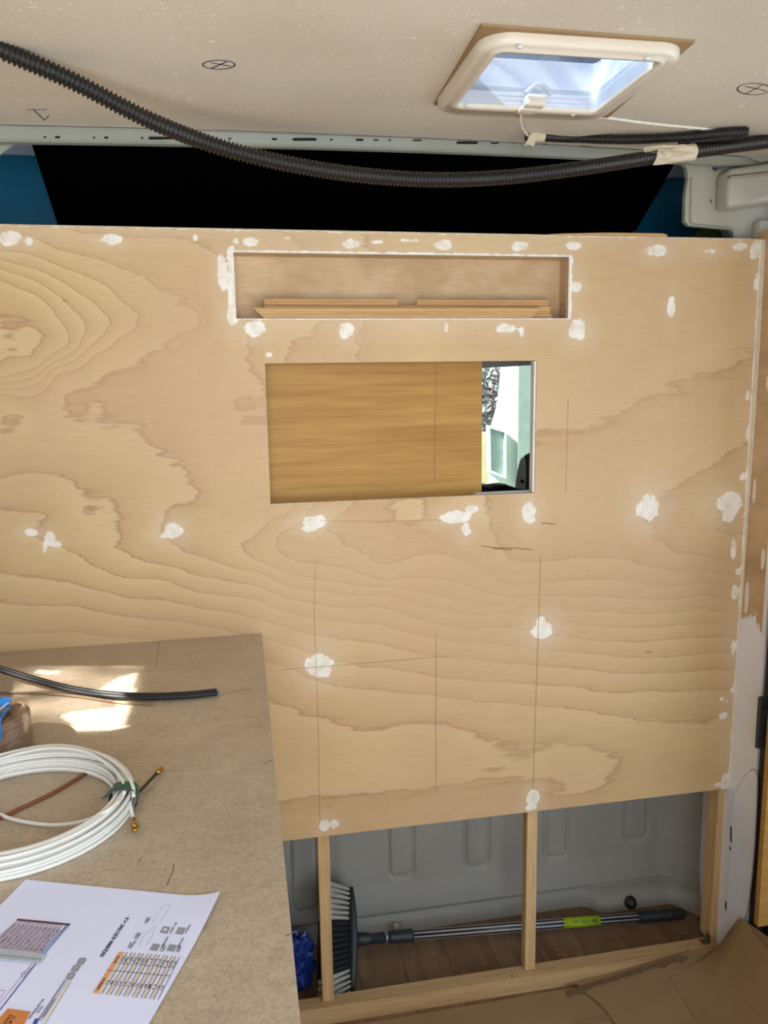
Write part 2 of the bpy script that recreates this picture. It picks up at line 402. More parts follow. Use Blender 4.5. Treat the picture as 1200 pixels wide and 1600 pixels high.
DN = (0, 0, -1)
def cross_mark(cx, cy, rx, ry):
    el = [at(cx + rx * math.cos(t / 24 * 2 * math.pi), cy + ry * math.sin(t / 24 * 2 * math.pi), Z=ZC) for t in range(25)]
    mesh('pen_mark', join(ribbon(el, .0022, DN), ribbon(pxz([(cx - rx * .45, cy + ry * .8), (cx + rx * .5, cy - ry * .7)], ZC), .0022, DN),
                          ribbon(pxz([(cx - rx * .55, cy - ry * .5), (cx + rx * .75, cy + ry * .35)], ZC), .0022, DN)), m_ink, ceiling)
cross_mark(342, 101, 25, 7); cross_mark(1178, 139, 26, 9)
mesh('pen_mark', join(ribbon(pxz([(42, 171), (73, 171)], ZC), .0018, DN), ribbon(pxz([(52, 171), (70, 188), (76, 181)], ZC), .0024, DN)), m_ink, ceiling)

# roof bow: folded steel strip with stamped slots, right under the end of the ceiling
bz = lambda t: (0.0, )
def bow_y(x): t = (XR + .08 - x) / (XR + .08 - XL); return 0.02 - .045 * math.sin(math.pi * t)
n = 40; V = []; Fc = []
prof = [(-.004, 1.929), (0.0, 1.925), (.001, 1.909), (.006, 1.905), (.018, 1.904), (.018, 1.929)]
for i in range(n + 1):
    x = XL + (XR - XL) * i / n
    V += [(x, bow_y(x) + a, b + .008 * (x + .4) / 1.4) if j not in (0, 5) else (x, bow_y(x) + a, 1.9296) for j, (a, b) in enumerate(prof)]
for i in range(n):
    for j in range(6): a = i * 6 + j; b = i * 6 + (j + 1) % 6; Fc.append((a, b, b + 6, a + 6))
Fc += [tuple(range(6)), tuple(range(n * 6 + 5, n * 6 - 1, -1))]
bow = mesh('trim_1', outward(V, Fc), m_bow, kind='structure')
for cx, w, h in ((70, 4, 2), (90, 8, 3), (147, 4, 2), (166, 6, 3), (222, 4, 2), (252, 40, 4), (359, 5, 2), (429, 8, 3), (476, 38, 4), (518, 4, 2), (562, 12, 3), (588, 8, 2), (609, 4, 2), (652, 14, 2), (730, 34, 4), (773, 12, 3), (800, 4, 2), (853, 8, 2), (925, 34, 4)):
    cy = 208 + (cx) * 0.0088 + (6 if cx < 900 else 8) * (.9) + (3 if cx > 700 else 0)
    yy = bow_y(at(cx, cy, Y=0)[0]) - .0008
    pts = [at(cx + w / 2 * a, cy + h / 2 * b, Y=yy) for a, b in ((-1, -.4), (-.85, -1), (.85, -1), (1, -.4), (1, .4), (.85, 1), (-.85, 1), (-1, .4))]
    mesh('slot', slab(pts, (0, .0035, 0)), m_dark, bow)

# sides of the van
def hull(pts): return pts
sund = np.array(SUN_DIR)
def back_to_wall(px, py):
    p = np.array(at(px, py, Z=.949)); t = (p[0] - (XL)) / sund[0]; return tuple(p - sund * t)
h1 = [back_to_wall(*q) for q in ((214, 1051), (186, 1058), (153, 1079), (172, 1090), (190, 1104), (112, 1112), (98, 1118), (112, 1128), (114, 1143), (178, 1140), (196, 1136), (206, 1092))]
h2 = [back_to_wall(*q) for q in ((60, 1046), (96, 1049), (92, 1054), (55, 1052))]
h3 = [back_to_wall(*q) for q in ((55, 1138), (74, 1119), (84, 1118), (74, 1141))]
wl_out = [(XL, YB, 0), (XL, 1.9, 0), (XL, 1.9, ZC), (XL, YB, ZC)]
sun_opening = [(XL, -.95, 1.05), (XL, -.05, 1.05), (XL, -.05, 1.68), (XL, -.95, 1.68)]  # opening added out of view to let the sun in
wall_left = mesh('wall_left', slab(wl_out, (-.03, 0, 0), [sun_opening]), m_lining, kind='structure')
h4 = [back_to_wall(*q) for q in ((20, 1040), (225, 1040), (224, 1100), (204, 1146), (20, 1150))]
ys4 = [p[1] for p in h4]; zs4 = [p[2] for p in h4]
mesh('sun_mask_panel', slab([(XL, -.96, 1.04), (XL, -.04, 1.04), (XL, -.04, 1.69), (XL, -.96, 1.69)], (-.002, 0, 0), [h4]), m_card, wall_left)  # unseen mask, added and cut to throw sun patches on the worktop
def inside(y, z, poly_):
    r_ = False; m_ = len(poly_)
    for i in range(m_):
        (y1, z1), (y2, z2) = poly_[i][1:], poly_[(i + 1) % m_][1:]
        if (z1 > z) != (z2 > z) and y < (y2 - y1) * (z - z1) / (z2 - z1) + y1: r_ = not r_
    return r_
V = []; Fc = []; g_ = .006
y = min(ys4)
while y < max(ys4):
    z = min(zs4)
    while z < max(zs4):
        ey = min(y - min(ys4), max(ys4) - y) / (max(ys4) - min(ys4)); ez = min(z - min(zs4), max(zs4) - z) / (max(zs4) - min(zs4))
        k_ = (.75 + .9 * noise.noise(Vector((y * 16, z * 16, 2)))) * min(1, ey * 5) * min(1, ez * 5); k_ = max(0, min(1, k_))
        if not (inside(y, z, h1) or inside(y, z, h2)):
            w_ = g_ * (1.0 - .20 * k_); n = len(V)
            V += [(XL - .001, y - w_ / 2, z - w_ / 2), (XL - .001, y + w_ / 2, z - w_ / 2), (XL - .001, y + w_ / 2, z + w_ / 2), (XL - .001, y - w_ / 2, z + w_ / 2)]; Fc.append((n, n + 1, n + 2, n + 3))
        z += g_
    y += g_
mesh('sun_dimming_grid', (V, Fc), m_card, wall_left, kind='stuff')  # unseen grid of squares, added to thin the sun into a soft glow
mesh('wall_right', join(bx(XR + .06, XR + .09, YB, -1.45, 0, ZC), bx(XR + .016, XR + .09, -.08, 0.0, 0, 1.72), bx(XR + .06, XR + .09, .0, 2.4, 0, .95), bx(XR + .06, XR + .09, .0, .8, .95, ZC), bx(XR + .06, XR + .09, 2.3, 2.4, .95, ZC), bx(XR + .06, XR + .09, .8, 2.3, 1.66, ZC), bx(XR + .06, XR + .09, -1.45, 0, 1.86, ZC)), m_white, kind='structure')

# ------------------------------------------------------------------ the partition
TOP = 1.758; BOT = .471; NX0, NX1, NZ0, NZ1 = .004, .694, 1.592, 1.717; WX0, WX1, WZ0, WZ1 = .056, .626, 1.222, 1.505
def axis(lo, hi, step, marks):
    a = [lo]; ms = sorted(marks) + [hi]
    for m_ in ms:
        c = max(1, round((m_ - a[-1]) / step)); s = a[-1]; a += [s + (m_ - s) * (q + 1) / c for q in range(c)]
    return np.array(a)
xs = axis(XL, XR, .0032, [NX0, WX0, WX1, NX1]); zs = axis(BOT, TOP, .0032, [WZ0, WZ1, NZ0, NZ1])
nx, nz = len(xs), len(zs)
XX, ZZ = np.meshgrid(xs, zs, indexing='ij')
idx = np.arange(nx * nz).reshape(nx, nz)
cx = (xs[:-1] + xs[1:]) / 2; cz = (zs[:-1] + zs[1:]) / 2
CX, CZ = np.meshgrid(cx, cz, indexing='ij')
keep = ~(((CX > NX0) & (CX < NX1) & (CZ > NZ0) & (CZ < NZ1)) | ((CX > WX0) & (CX < WX1) & (CZ > WZ0) & (CZ < WZ1)))
quads = np.stack([idx[:-1, :-1], idx[1:, :-1], idx[1:, 1:], idx[:-1, 1:]], -1)[keep].reshape(-1, 4)
used = np.unique(quads); remap = -np.ones(nx * nz, int); remap[used] = np.arange(len(used)); quads = remap[quads]
P2 = np.stack([XX.ravel()[used], ZZ.ravel()[used]], 1)
me = bpy.data.meshes.new('wall_front')
me.vertices.add(len(P2)); co = np.zeros((len(P2), 3)); co[:, 0] = P2[:, 0]; co[:, 2] = P2[:, 1]
me.vertices.foreach_set('co', co.ravel())
me.loops.add(quads.size); me.loops.foreach_set('vertex_index', quads.ravel().astype(np.int32))
me.polygons.add(len(quads)); me.polygons.foreach_set('loop_start', np.arange(len(quads), dtype=np.int32) * 4)
me.update(); me.validate()
# growth rings of the rotary-cut face, as a height field through drawn contour lines
RINGS = {
 0: [[(-40, 490), (0, 495), (22, 512), (25, 530), (15, 548), (-40, 565)], [(0, 985), (150, 992), (240, 1000)], [(440, 1040), (600, 1080), (800, 1100), (930, 1115), (1150, 1120)]],
 1: [[(-40, 425), (0, 437), (60, 462), (98, 505), (105, 540), (60, 572), (0, 590), (-40, 600)], [(0, 940), (150, 955), (300, 975), (400, 995)], [(560, 1040), (700, 1060), (900, 1075), (1150, 1078)]],
 2: [[(0, 420), (60, 440), (110, 478), (135, 508), (128, 532), (80, 568), (0, 598)], [(0, 890), (120, 912), (250, 940), (400, 968), (560, 1002), (700, 1028), (900, 1045), (1150, 1048)]],
 3: [[(0, 405), (70, 425), (125, 455), (165, 490), (177, 502), (150, 535), (80, 575), (0, 606)], [(-30, 790), (40, 800), (70, 808), (60, 835), (110, 865), (250, 905), (400, 938), (600, 978), (800, 1010), (1150, 1022)]],
 4: [[(0, 393), (70, 405), (150, 435), (190, 470), (218, 502), (190, 525), (148, 555), (90, 585), (0, 617)], [(-30, 750), (110, 750), (165, 775), (130, 800), (190, 830), (178, 850), (230, 878), (400, 915), (600, 952), (800, 982), (1150, 996)]],
 5: [[(30, 365), (90, 388), (170, 412), (235, 432), (250, 452), (290, 468), (285, 480), (303, 502), (290, 520), (232, 548), (228, 570), (190, 588), (150, 630), (135, 652), (160, 672), (245, 695), (290, 735), (305, 775), (262, 800), (252, 825), (290, 858), (400, 893), (600, 928), (800, 958), (1150, 975)]],
 6: [[(412, 595), (378, 618), (395, 628), (370, 640), (382, 655), (415, 668)], [(455, 800), (405, 835), (380, 860), (400, 875), (500, 903), (700, 933), (930, 955), (1150, 958)]],
 7: [[(480, 800), (440, 830), (432, 850), (470, 880), (600, 908), (800, 935), (1150, 938)], [(500, 505), (480, 525), (445, 560)]],
 8: [[(650, 790), (635, 820), (660, 860), (750, 887), (900, 905), (1120, 912)]],
 8.5: [[(900, 420), (1000, 500), (1150, 430), (950, 590), (760, 530), (600, 530)]], 9.5: [[(1000, 720), (1100, 690), (930, 760)]], -1: [[(450, 1108), (700, 1130), (880, 1160), (965, 1188), (850, 1213), (650, 1235), (450, 1250)]], -1.35: [[(500, 1180), (700, 1182)]], -.5: [[(450, 1300), (700, 1275), (1000, 1230), (1130, 1190)]],
 9: [[(900, 675), (978, 638), (1040, 600), (1103, 588), (1165, 560)]],
 10: [[(1055, 765), (1015, 820), (1060, 865), (1140, 880)]],
 4.6: [[(60, 640), (20, 700), (80, 700), (-40, 700)]], 5.5: [[(330, 560), (330, 650), (340, 450), (350, 740)]]}
pts = []; val = []
for lv, ls in RINGS.items():
    for L_ in ls:
        for q in L_: p = at(*q, Y=0); pts.append((p[0], p[2])); val.append(lv)
pts = np.array(pts); val = np.array(val, float); m_ = len(pts)
def U(r2): return np.where(r2 > 1e-12, r2 * np.log(r2 + 1e-12), 0.0)
K = U(((pts[:, None] - pts[None]) ** 2).sum(-1)) + np.eye(m_) * 2e-4
A = np.zeros((m_ + 3, m_ + 3)); A[:m_, :m_] = K; A[:m_, m_] = 1; A[:m_, m_ + 1:] = pts; A[m_:, :m_] = A[:m_, m_:].T
w = np.linalg.solve(A, np.concatenate([val, [0, 0, 0]]))
ring = np.zeros(len(P2))
for s in range(0, len(P2), 20000):
    q = P2[s:s + 20000]; ring[s:s + 20000] = U(((q[:, None] - pts[None]) ** 2).sum(-1)) @ w[:m_] + w[m_] + q @ w[m_ + 1:]
def attr(name, data): a = me.attributes.new(name, 'FLOAT', 'POINT'); a.data.foreach_set('value', data.astype(np.float32))
attr('ring', ring + 20)
PUTTY = [(15, 372, 20, 13, 1), (45, 378, 12, 9, .5), (175, 374, 18, 9, .9), (305, 372, 5, 7, .8), (368, 376, 8, 9, .6), (392, 378, 14, 8, .9), (548, 381, 18, 8, .9), (590, 378, 14, 4, .5),
 (640, 376, 30, 4, .5), (692, 383, 16, 9, 1), (812, 385, 14, 8, 1), (895, 384, 13, 7, .9), (1027, 392, 18, 11, .8), (1108, 392, 13, 6, .6), (1157, 386, 13, 9, .7), (1180, 390, 9, 17, .9),
 (347, 425, 9, 32, .9), (362, 495, 10, 18, .9), (398, 513, 16, 13, 1.1), (541, 516, 13, 14, 1), (697, 512, 4, 9, 1), (790, 513, 18, 9, .75), (815, 520, 8, 12, .5), (900, 448, 11, 9, .9),
 (902, 515, 16, 17, .95), (420, 554, 5, 4, 1.2), (1049, 482, 6, 19, 1), (492, 815, 21, 10, 1), (484, 826, 14, 6, .9), (712, 808, 25, 10, 1.1), (736, 796, 12, 8, .9), (728, 828, 9, 12, .8),
 (827, 801, 11, 20, 1), (1012, 793, 18, 22, 1), (1141, 785, 21, 17, 1.1), (1138, 803, 12, 14, .9), (270, 829, 15, 13, 1.1), (262, 836, 16, 6, .7), (48, 832, 12, 6, 1), (78, 842, 9, 12, 1.1), (88, 850, 10, 5, .9), (70, 855, 4, 12, .9),
 (847, 985, 17, 16, .95), (846, 970, 8, 8, .9), (499, 1040, 22, 20, 1.05), (833, 1247, 10, 14, 1.1), (829, 1262, 10, 6, .9), (507, 1289, 9, 10, 1.1), (522, 1288, 8, 7, 1),
 (1133, 1221, 7, 14, 1.1), (1124, 1226, 10, 4, .9), (1146, 857, 5, 16, 1), (1154, 893, 6, 6, .9), (1148, 925, 7, 12, .9), (1146, 1012, 4, 13, 1), (1130, 1118, 7, 6, 1), (1128, 1092, 4, 4, .8),
 (1161, 745, 6, 7, .9), (1170, 675, 5, 16, .8), (1168, 620, 4, 14, .7), (1181, 440, 5, 20, .6), (1145, 1078, 4, 4, .9), (1135, 1095, 3, 4, .7), (449, 372, 10, 4, .5)]
put = np.zeros(len(P2)); haze = np.zeros(len(P2))
for px, py, rx, ry, st in PUTTY:
    c = at(px, py, Y=0); ex = at(px + rx, py, Y=0)[0] - c[0]; ez = c[2] - at(px, py + ry, Y=0)[2]
    ex = max(ex, .004); ez = max(ez, .004)
    d = np.sqrt(((P2[:, 0] - c[0]) / ex) ** 2 + ((P2[:, 1] - c[2]) / ez) ** 2)
    put = np.maximum(put, np.clip(1.35 - d, 0, 1) * st)
    haze = np.maximum(haze, np.clip(1.5 - d * .5, 0, 1) * .8 * min(1, rx / 12))
# band of filler round the niche, along the top and the right edge
dxn = np.maximum(np.maximum(NX0 - P2[:, 0], P2[:, 0] - NX1), 0); dzn = np.maximum(np.maximum(NZ0 - P2[:, 1], P2[:, 1] - NZ1), 0)
below = P2[:, 1] < NZ0
dn = np.hypot(dxn, dzn); put = np.maximum(put, np.where(below, 0, np.clip(1.15 - dn / np.where(P2[:, 0] < NX0, .017, np.where(P2[:, 0] > NX1, .010, .006)), 0, 1)))
haze = np.maximum(haze, np.clip(1.1 - dn / .05, 0, 1) * .8)
haze = np.maximum(haze, np.clip(1 - (TOP - P2[:, 1]) / .05, 0, 1) * .7); haze = np.maximum(haze, np.clip(1 - (XR - P2[:, 0]) / .06, 0, 1) * .9)
put = np.maximum(put, np.clip(1.0 - (XR - P2[:, 0]) / .006, 0, 1) * 1.0); put = np.maximum(put, np.clip(1.0 - (TOP - P2[:, 1]) / .003, 0, .5))
attr('putty', put); attr('haze', haze)
me.materials.append(m_wall)
wall = bpy.data.objects.new('wall_front', me); COL.objects.link(wall); wall['kind'] = 'structure'; ORG[wall] = np.zeros(3)
TH = .014
def rect(x0, x1, z0, z1, Y): return [(x0, Y, z0), (x1, Y, z0), (x1, Y, z1), (x0, Y, z1)]
mesh('plywood_core', slab(rect(XL, XR, BOT, TOP, .0005), (0, TH, 0), [rect(NX0, NX1, NZ0, NZ1, .0005), rect(WX0, WX1, WZ0, WZ1, .0005)]), m_edge, wall)
# niche box let into the partition
ND = .048
mesh('niche_back', bx(NX0 - .01, NX1 + .01, ND, ND + .006, NZ0 - .01, NZ1 + .01), m_ply, wall)
for a in ((NX0 - .010, NX0, NZ0 - .01, NZ1 + .01), (NX1, NX1 + .010, NZ0 - .01, NZ1 + .01), (NX0, NX1, NZ0 - .010, NZ0), (NX0, NX1, NZ1, NZ1 + .010)):
    mesh('niche_side', bx(a[0], a[1], TH + .0006, ND, a[2], a[3]), m_ply, wall)
# slide track at the right of the opening and bottom runner
mesh('slide_track', bx(WX1 - .0055, WX1 - .0005, .0006, .020, WZ0 + .001, WZ1 - .001, .001), m_filler, wall)
mesh('bottom_runner', bx(.5, WX1 + .01, TH + .001, TH + .03, WZ0 - .012, WZ0 + .0008, .001), m_white, wall)
mesh('top_lip', bx(XL, XR, -.001, TH + .002, TOP, TOP + .003, .0008), m_edge, wall)
# pencil lines and dark splits on the face
FR = (0, -1, 0)
for pl, wd in (([(845, 868), (842, 960), (838, 1080), (833, 1232)], .0010), ([(682, 990), (681, 1100), (681, 1238)], .0009), ([(493, 880), (491, 960), (497, 1120), (500, 1290)], .0006),
               ([(440, 1047), (560, 1037), (697, 1025)], .0009), ([(500, 814), (600, 815), (690, 812)], .0007), ([(888, 620), (886, 700), (884, 770)], .0005), ([(610, 811), (606, 818)], .001)):
    mesh('pencil_line', ribbon([at(a, b, Y=-.0003) for a, b in pl], wd, FR, .0003), m_pencil, wall)
for pl in ([(752, 853), (775, 856), (800, 856), (832, 859)], [(770, 857), (800, 859)], [(846, 817), (868, 819)], [(1008, 1018), (1018, 1020)], [(98, 469), (105, 471)]):
    mesh('grain_split', ribbon([at(a, b, Y=-.0003) for a, b in pl], .0018, FR, .0003), m_split, wall)

t = thing('sliding_hatch_panel', 'golden oak veneered sliding panel recessed behind the rectangular opening', 'panel', (.28, .04, WZ0))
mesh('door_board', bx(WX0 - .03, at(753, 650, Y=.040)[0], .040, .046, WZ0 - .02, WZ1 + .01), m_oak, t)
mesh('pencil_line', ribbon([at(a, b, Y=.0398) for a, b in ((682, 567), (680, 660), (679, 755))], .0006, FR, .0003), m_split, t)

setp(mesh('batten', slab([(x, .001, TOP + .003 + z) for x, z in ((at(850, 370, Y=0)[0], 0), (at(1042, 372, Y=0)[0], 0), (at(1042, 372, Y=0)[0] + .002, .004), (at(1036, 372, Y=0)[0], .0072), (at(950, 370, Y=0)[0], .0065), (at(880, 370, Y=0)[0], .003))], (0, .03, 0)), m_pine),
     'thin pale wooden batten lying on the top edge of the plywood partition', 'batten')

# mitred mouldings lying in the niche
def moulding(x0, x1, y0, z0, hh, dd, mit0, mit1, label, origin=None, flip=False):
    prof = [(0, 0), (0, .35), (.1, .42), (.1, .55), (0, .62), (0, .93), (.12, 1), (.8, 1), (1, .85), (1, 0)]
    V = []; Fc = []
    for x, mt in ((x0, mit0), (x1, -mit1)):
        for a, b in prof:
            V.append((x + mt * (1 - b) if not flip else x + mt * a, y0 + a * dd, z0 + b * hh))
    m = len(prof)
    for i in range(m): Fc.append((i, (i + 1) % m, m + (i + 1) % m, m + i))
    Fc += [tuple(range(m)), tuple(range(2 * m - 1, m - 1, -1))]
    setp(mesh('wooden_moulding', outward(V, Fc), m_pine), label, 'moulding', 'mitred mouldings lying in the niche')
zf = NZ0 + .0004
moulding(at(394, 480, Y=.003)[0], at(846, 480, Y=.003)[0], .003, zf, .0215, .012, .022, .022, 'front long pine moulding with mitred ends on the niche floor')
moulding(at(412, 470, Y=.02)[0], at(858, 470, Y=.02)[0], .0165, zf, .0275, .026, .010, -.006, 'long pine moulding behind the front one, carrying two short ones')
moulding(at(413, 470, Y=.012)[0], at(623, 470, Y=.012)[0], .0175, zf + .0278, .0125, .02, .0, .0, 'short pine moulding on top of the stack at the left', flip=True)
moulding(at(652, 470, Y=.012)[0], at(858, 470, Y=.012)[0], .0175, zf + .0278, .0118, .02, .012, .0, 'short pine moulding on top of the stack at the right', flip=True)

# ------------------------------------------------------------------ black cavity and blue panels above the partition
YV = .33
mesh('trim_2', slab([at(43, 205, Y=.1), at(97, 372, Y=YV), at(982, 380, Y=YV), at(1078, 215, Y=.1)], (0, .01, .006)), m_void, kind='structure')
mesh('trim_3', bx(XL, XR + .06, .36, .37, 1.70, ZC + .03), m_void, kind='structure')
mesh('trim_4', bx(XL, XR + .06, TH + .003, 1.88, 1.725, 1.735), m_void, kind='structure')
t = mesh('blue_side_panel', slab(pxy([(-60, 190), (40, 205), (58, 250), (78, 300), (110, 380), (-60, 380)], .30), (0, .02, 0)), m_blue)
setp(t, 'petrol blue body panel at the left behind the partition top', 'panel')
t = mesh('blue_side_panel', slab(pxy([(1078, 245), (1063, 258), (1045, 282), (1030, 300), (1005, 335), (975, 385), (1150, 385), (1150, 245)], .30), (0, .02, 0)), m_blue)
setp(t, 'petrol blue body panel at the right beside the steel bracket', 'panel')
setp(mesh('green_pouch', slab(pxy([(1083, 372), (1087, 364), (1098, 358), (1112, 357), (1126, 361), (1130, 378), (1083, 380)], .22), (0, .02, 0)), m_olive), 'olive green round shape under the steel bracket behind the partition', 'pouch')

# left corner gusset of the roof
setp(mesh('roof_gusset', slab(pxy([(-30, 190), (22, 205), (46, 212), (30, 218), (18, 228), (-2, 243), (-30, 255)], .03), (0, .006, 0), [pxy([(-8, 212), (4, 212), (10, 216), (2, 224), (-8, 230)], .03)]), m_bow),
     'pale steel gusset in the upper left corner under the roof', 'bracket')

# steel bracket upper right
t = thing('steel_bracket', 'glossy pale painted steel bracket in the upper right corner', 'bracket', (1.1, .03, TOP + .01))
fl = [(1062, 235), (1066, 253), (1073, 262), (1075, 279), (1071, 305), (1070, 346), (1077, 353), (1140, 359), (1147, 366), (1148, 385), (1230, 385), (1230, 225), (1110, 225)]
mesh('flange', slab(pxy(fl, .04), (0, .012, 0), [pxy([(1113, 246), (1120, 244), (1138, 241), (1139, 246), (1165, 247), (1180, 252), (1164, 256), (1162, 265), (1152, 266), (1150, 261), (1125, 264), (1117, 268), (1113, 265)], .04),
                          pxy([(1110, 311), (1112, 311), (1113, 315), (1111, 318), (1109, 315)], .04)]), m_steel, t)
def bulge(px0, py0, px1, py1, Y0, d, bev):
    a = at(px0, py0, Y=Y0); b = at(px1, py1, Y=Y0); return bx(a[0], b[0], Y0 - d, Y0 + .002, b[2], a[2], bev, 4)
v, f = bulge(1118, 272, 1260, 338, .04, .05, .014)
a0 = at(1118, 272, Y=.04)
v = [(x, y + .02 * max(0, (1.70 + .1 - z)) * 0, z + (x - a0[0]) * .16) for x, y, z in v]
mesh('box_beam', (v, f), m_steel, t, True)
v, f = bulge(1118, 286, 1260, 292, .04, .054, .004)
mesh('swage', ([(x, y, z + (x - a0[0]) * .12) for x, y, z in v], f), m_steel, t, True)
mesh('post', bulge(1174, 346, 1197, 392, .04, .03, .008), m_steel, t, True)
mesh('seam', tube(spline([at(a, b, Y=.037) for a, b in ((1080, 278), (1080, 310), (1079, 343), (1084, 350), (1110, 353), (1138, 356), (1145, 361), (1146, 372))], 40), .0013, 6), m_bow, t, True)
mesh('gusset', slab(pxy([(1140, 216), (1230, 200), (1230, 245), (1190, 253), (1160, 243), (1140, 240)], .0), (0, .004, 0), [pxy([(1150, 237), (1154, 237), (1156, 241), (1153, 243), (1150, 241)], .0)]), m_bow, t)

# ------------------------------------------------------------------ conduits, tape, cable
t = thing('corrugated_conduit', 'thick black corrugated conduit sagging across the frame under the roof', 'conduit', (.25, -.25, 1.76))
big = [at(-60, 45, Y=-.38), at(0, 77, Y=-.36), at(110, 125, Y=-.32), at(230, 186, Y=-.28), at(320, 222, Y=-.24), at(400, 245, Y=-.22), at(500, 265, Y=-.2), at(600, 277, Y=-.18), at(700, 281, Y=-.17), at(800, 276, Y=-.16), at(900, 264, Y=-.16), at(1000, 249, Y=-.15), at(1100, 234, Y=-.14), at(1200, 221, Y=-.13), at(1260, 212, Y=-.12)]
mesh('conduit_tube', corrugated(big, .0132), m_black, t, True)
def sleeve(pts, r, jitter, n=24, sides=14, seed=0):
    P = spline(pts, n); V, Fc = tube(P, r, sides)
    return [tuple(np.array(p) + np.array(noise.noise_vector(Vector(p) * 60 + Vector((seed, 0, 0)))) * jitter) for p in V], Fc
t = thing('masking_tape_wrap', 'crumpled cream masking tape wrapped round the thick conduit near the bracket', 'tape', at(1045, 243, Y=-.145))
mesh('tape_band', sleeve([at(1026, 246, Y=-.146), at(1045, 242.5, Y=-.145), at(1066, 239.5, Y=-.143), at(1084, 237, Y=-.142)], .0152, .0022), m_tape, t, True)
fp = [(1001, 233), (1010, 228), (1032, 229), (1048, 226), (1070, 224), (1084, 229), (1085, 240), (1050, 246), (1030, 240), (1012, 237)]
mesh('tape_flap', slab([tuple(np.array(at(a, b, Y=-.165)) + np.array([0, .012 * math.sin(a * .2), 0])) for a, b in fp], (0, .0015, 0)), m_tape, t)
mesh('tape_tail', slab([tuple(np.array(at(a, b, Y=-.17)) + np.array([0, .004 * math.sin(a * .3), 0])) for a, b in ((1030, 232), (1052, 233), (1050, 246), (1040, 256), (1019, 259), (1026, 246))], (0, .0015, 0)), m_tape, t)
t = thing('thin_conduit', 'thinner black corrugated conduit running under the roof edge behind the hatch', 'conduit', (.8, -.07, 1.9))
sm = [at(822, 213, Y=-.075), at(850, 213.5, Y=-.075), at(900, 216, Y=-.07), at(960, 218, Z=1.9195), at(1020, 217, Z=1.9195), at(1080, 213, Z=1.9195), at(1130, 208, Z=1.9195), at(1168, 206, Z=1.9195)]
mesh('conduit_tube', corrugated(sm, .0090, .0048, .0016, 14), m_black, t, True)
mesh('side_branch', corrugated([at(1060, 223, Z=1.912), at(1110, 217, Z=1.914), at(1160, 211, Z=1.918)], .0075, .0042, .0011, 12), m_black, t, True)
t = thing('white_tape_wrap', 'small white tape wrap on the end of the thin conduit', 'tape', at(840, 214, Y=-.075))
mesh('tape_band', sleeve([at(829, 213, Y=-.075), at(840, 213.4, Y=-.075), at(850, 213.8, Y=-.075)], .0102, .001, seed=5), m_tape, t, True)
mesh('tape_tail', slab([tuple(np.array(at(a, b, Y=-.088))) for a, b in ((829, 208), (838, 207), (850, 210), (838, 218), (834, 229), (826, 226), (819, 228), (824, 219))], (0, .0012, 0)), m_tape, t)
t = mesh('white_cable', tube(spline([at(816, 166, Y=-.285), at(813, 182, Y=-.24), at(815, 197, Y=-.18), at(820, 206, Y=-.12), at(826, 213, Y=-.078)], 30), .0022, 8), m_filler, None, True)
setp(t, 'short thin white cable from the roof hatch handle to the thin conduit', 'cable')

# ------------------------------------------------------------------ roof hatch
t = thing('roof_hatch', 'square ivory plastic roof hatch with insect screen and a clear dome', 'roof hatch', (.48, -.4, 1.905))
pl = pxz([(752, 36), (1086, 62), (950, 181), (678, 161)], ZC)
def ring_mesh(o, i, z0, z1, zi=None):
    n = len(o); V = [(x, y, z0) for x, y in o] + [(x, y, z1) for x, y in o] + [(x, y, z0 if zi is None else zi) for x, y in i] + [(x, y, z1) for x, y in i]; Fc = []
    for k in range(n):
        l_ = (k + 1) % n
        Fc += [(k, l_, n + l_, n + k), (2 * n + k, 2 * n + l_, 3 * n + l_, 3 * n + k), (k, l_, 2 * n + l_, 2 * n + k), (n + k, n + l_, 3 * n + l_, 3 * n + k)]
    return outward(V, Fc)
mesh('adapter_plate', slab([(p[0], p[1], ZC - .0035) for p in pl], (0, 0, .0033), [[(HX0, HY0, ZC - .0035), (HX1, HY0, ZC - .0035), (HX1, HY1, ZC - .0035), (HX0, HY1, ZC - .0035)]]), m_card, t, label='brown raw edged plywood plate')
OX0, OX1, OY0, OY1 = .347, .652, -.507, -.212
ro = rrect(OX0, OX1, OY0, OY1, .045, 10)
II = (.373, .615, -.487, -.274)
def mixr(t, r_): return rrect(OX0 + (II[0] - OX0) * t, OX1 + (II[1] - OX1) * t, OY0 + (II[2] - OY0) * t, OY1 + (II[3] - OY1) * t, r_, 10)
rings = [(ro, ZC - .0036), (ro, ZC - .010), (mixr(.06, .044), ZC - .015), (mixr(.2, .040), ZC - .019), (mixr(.62, .026), ZC - .0175), (mixr(.66, .024), ZC - .0225), (mixr(.98, .012), ZC - .0225), (mixr(1.0, .011), ZC - .021), (mixr(1.01, .011), ZC - .016)]
V = []; Fc = []; n = len(ro)
for r_, z in rings: V += [(x, y, z) for x, y in r_]
for j in range(len(rings) - 1):
    for k in range(n): l_ = (k + 1) % n; Fc.append((j * n + k, j * n + l_, (j + 1) * n + l_, (j + 1) * n + k))
mesh('frame', (V, Fc), m_hatch, t, True)
IX0, IX1, IY0, IY1 = II
mesh('inner_liner', ring_mesh(rrect(IX0 - .0025, IX1 + .0025, IY0 - .0025, IY1 + .0025, .012, 10), rrect(IX0 - .0005, IX1 + .0005, IY0 - .0005, IY1 + .0005, .011, 10), ZC - .0155, ZC + .012), m_liner, t)
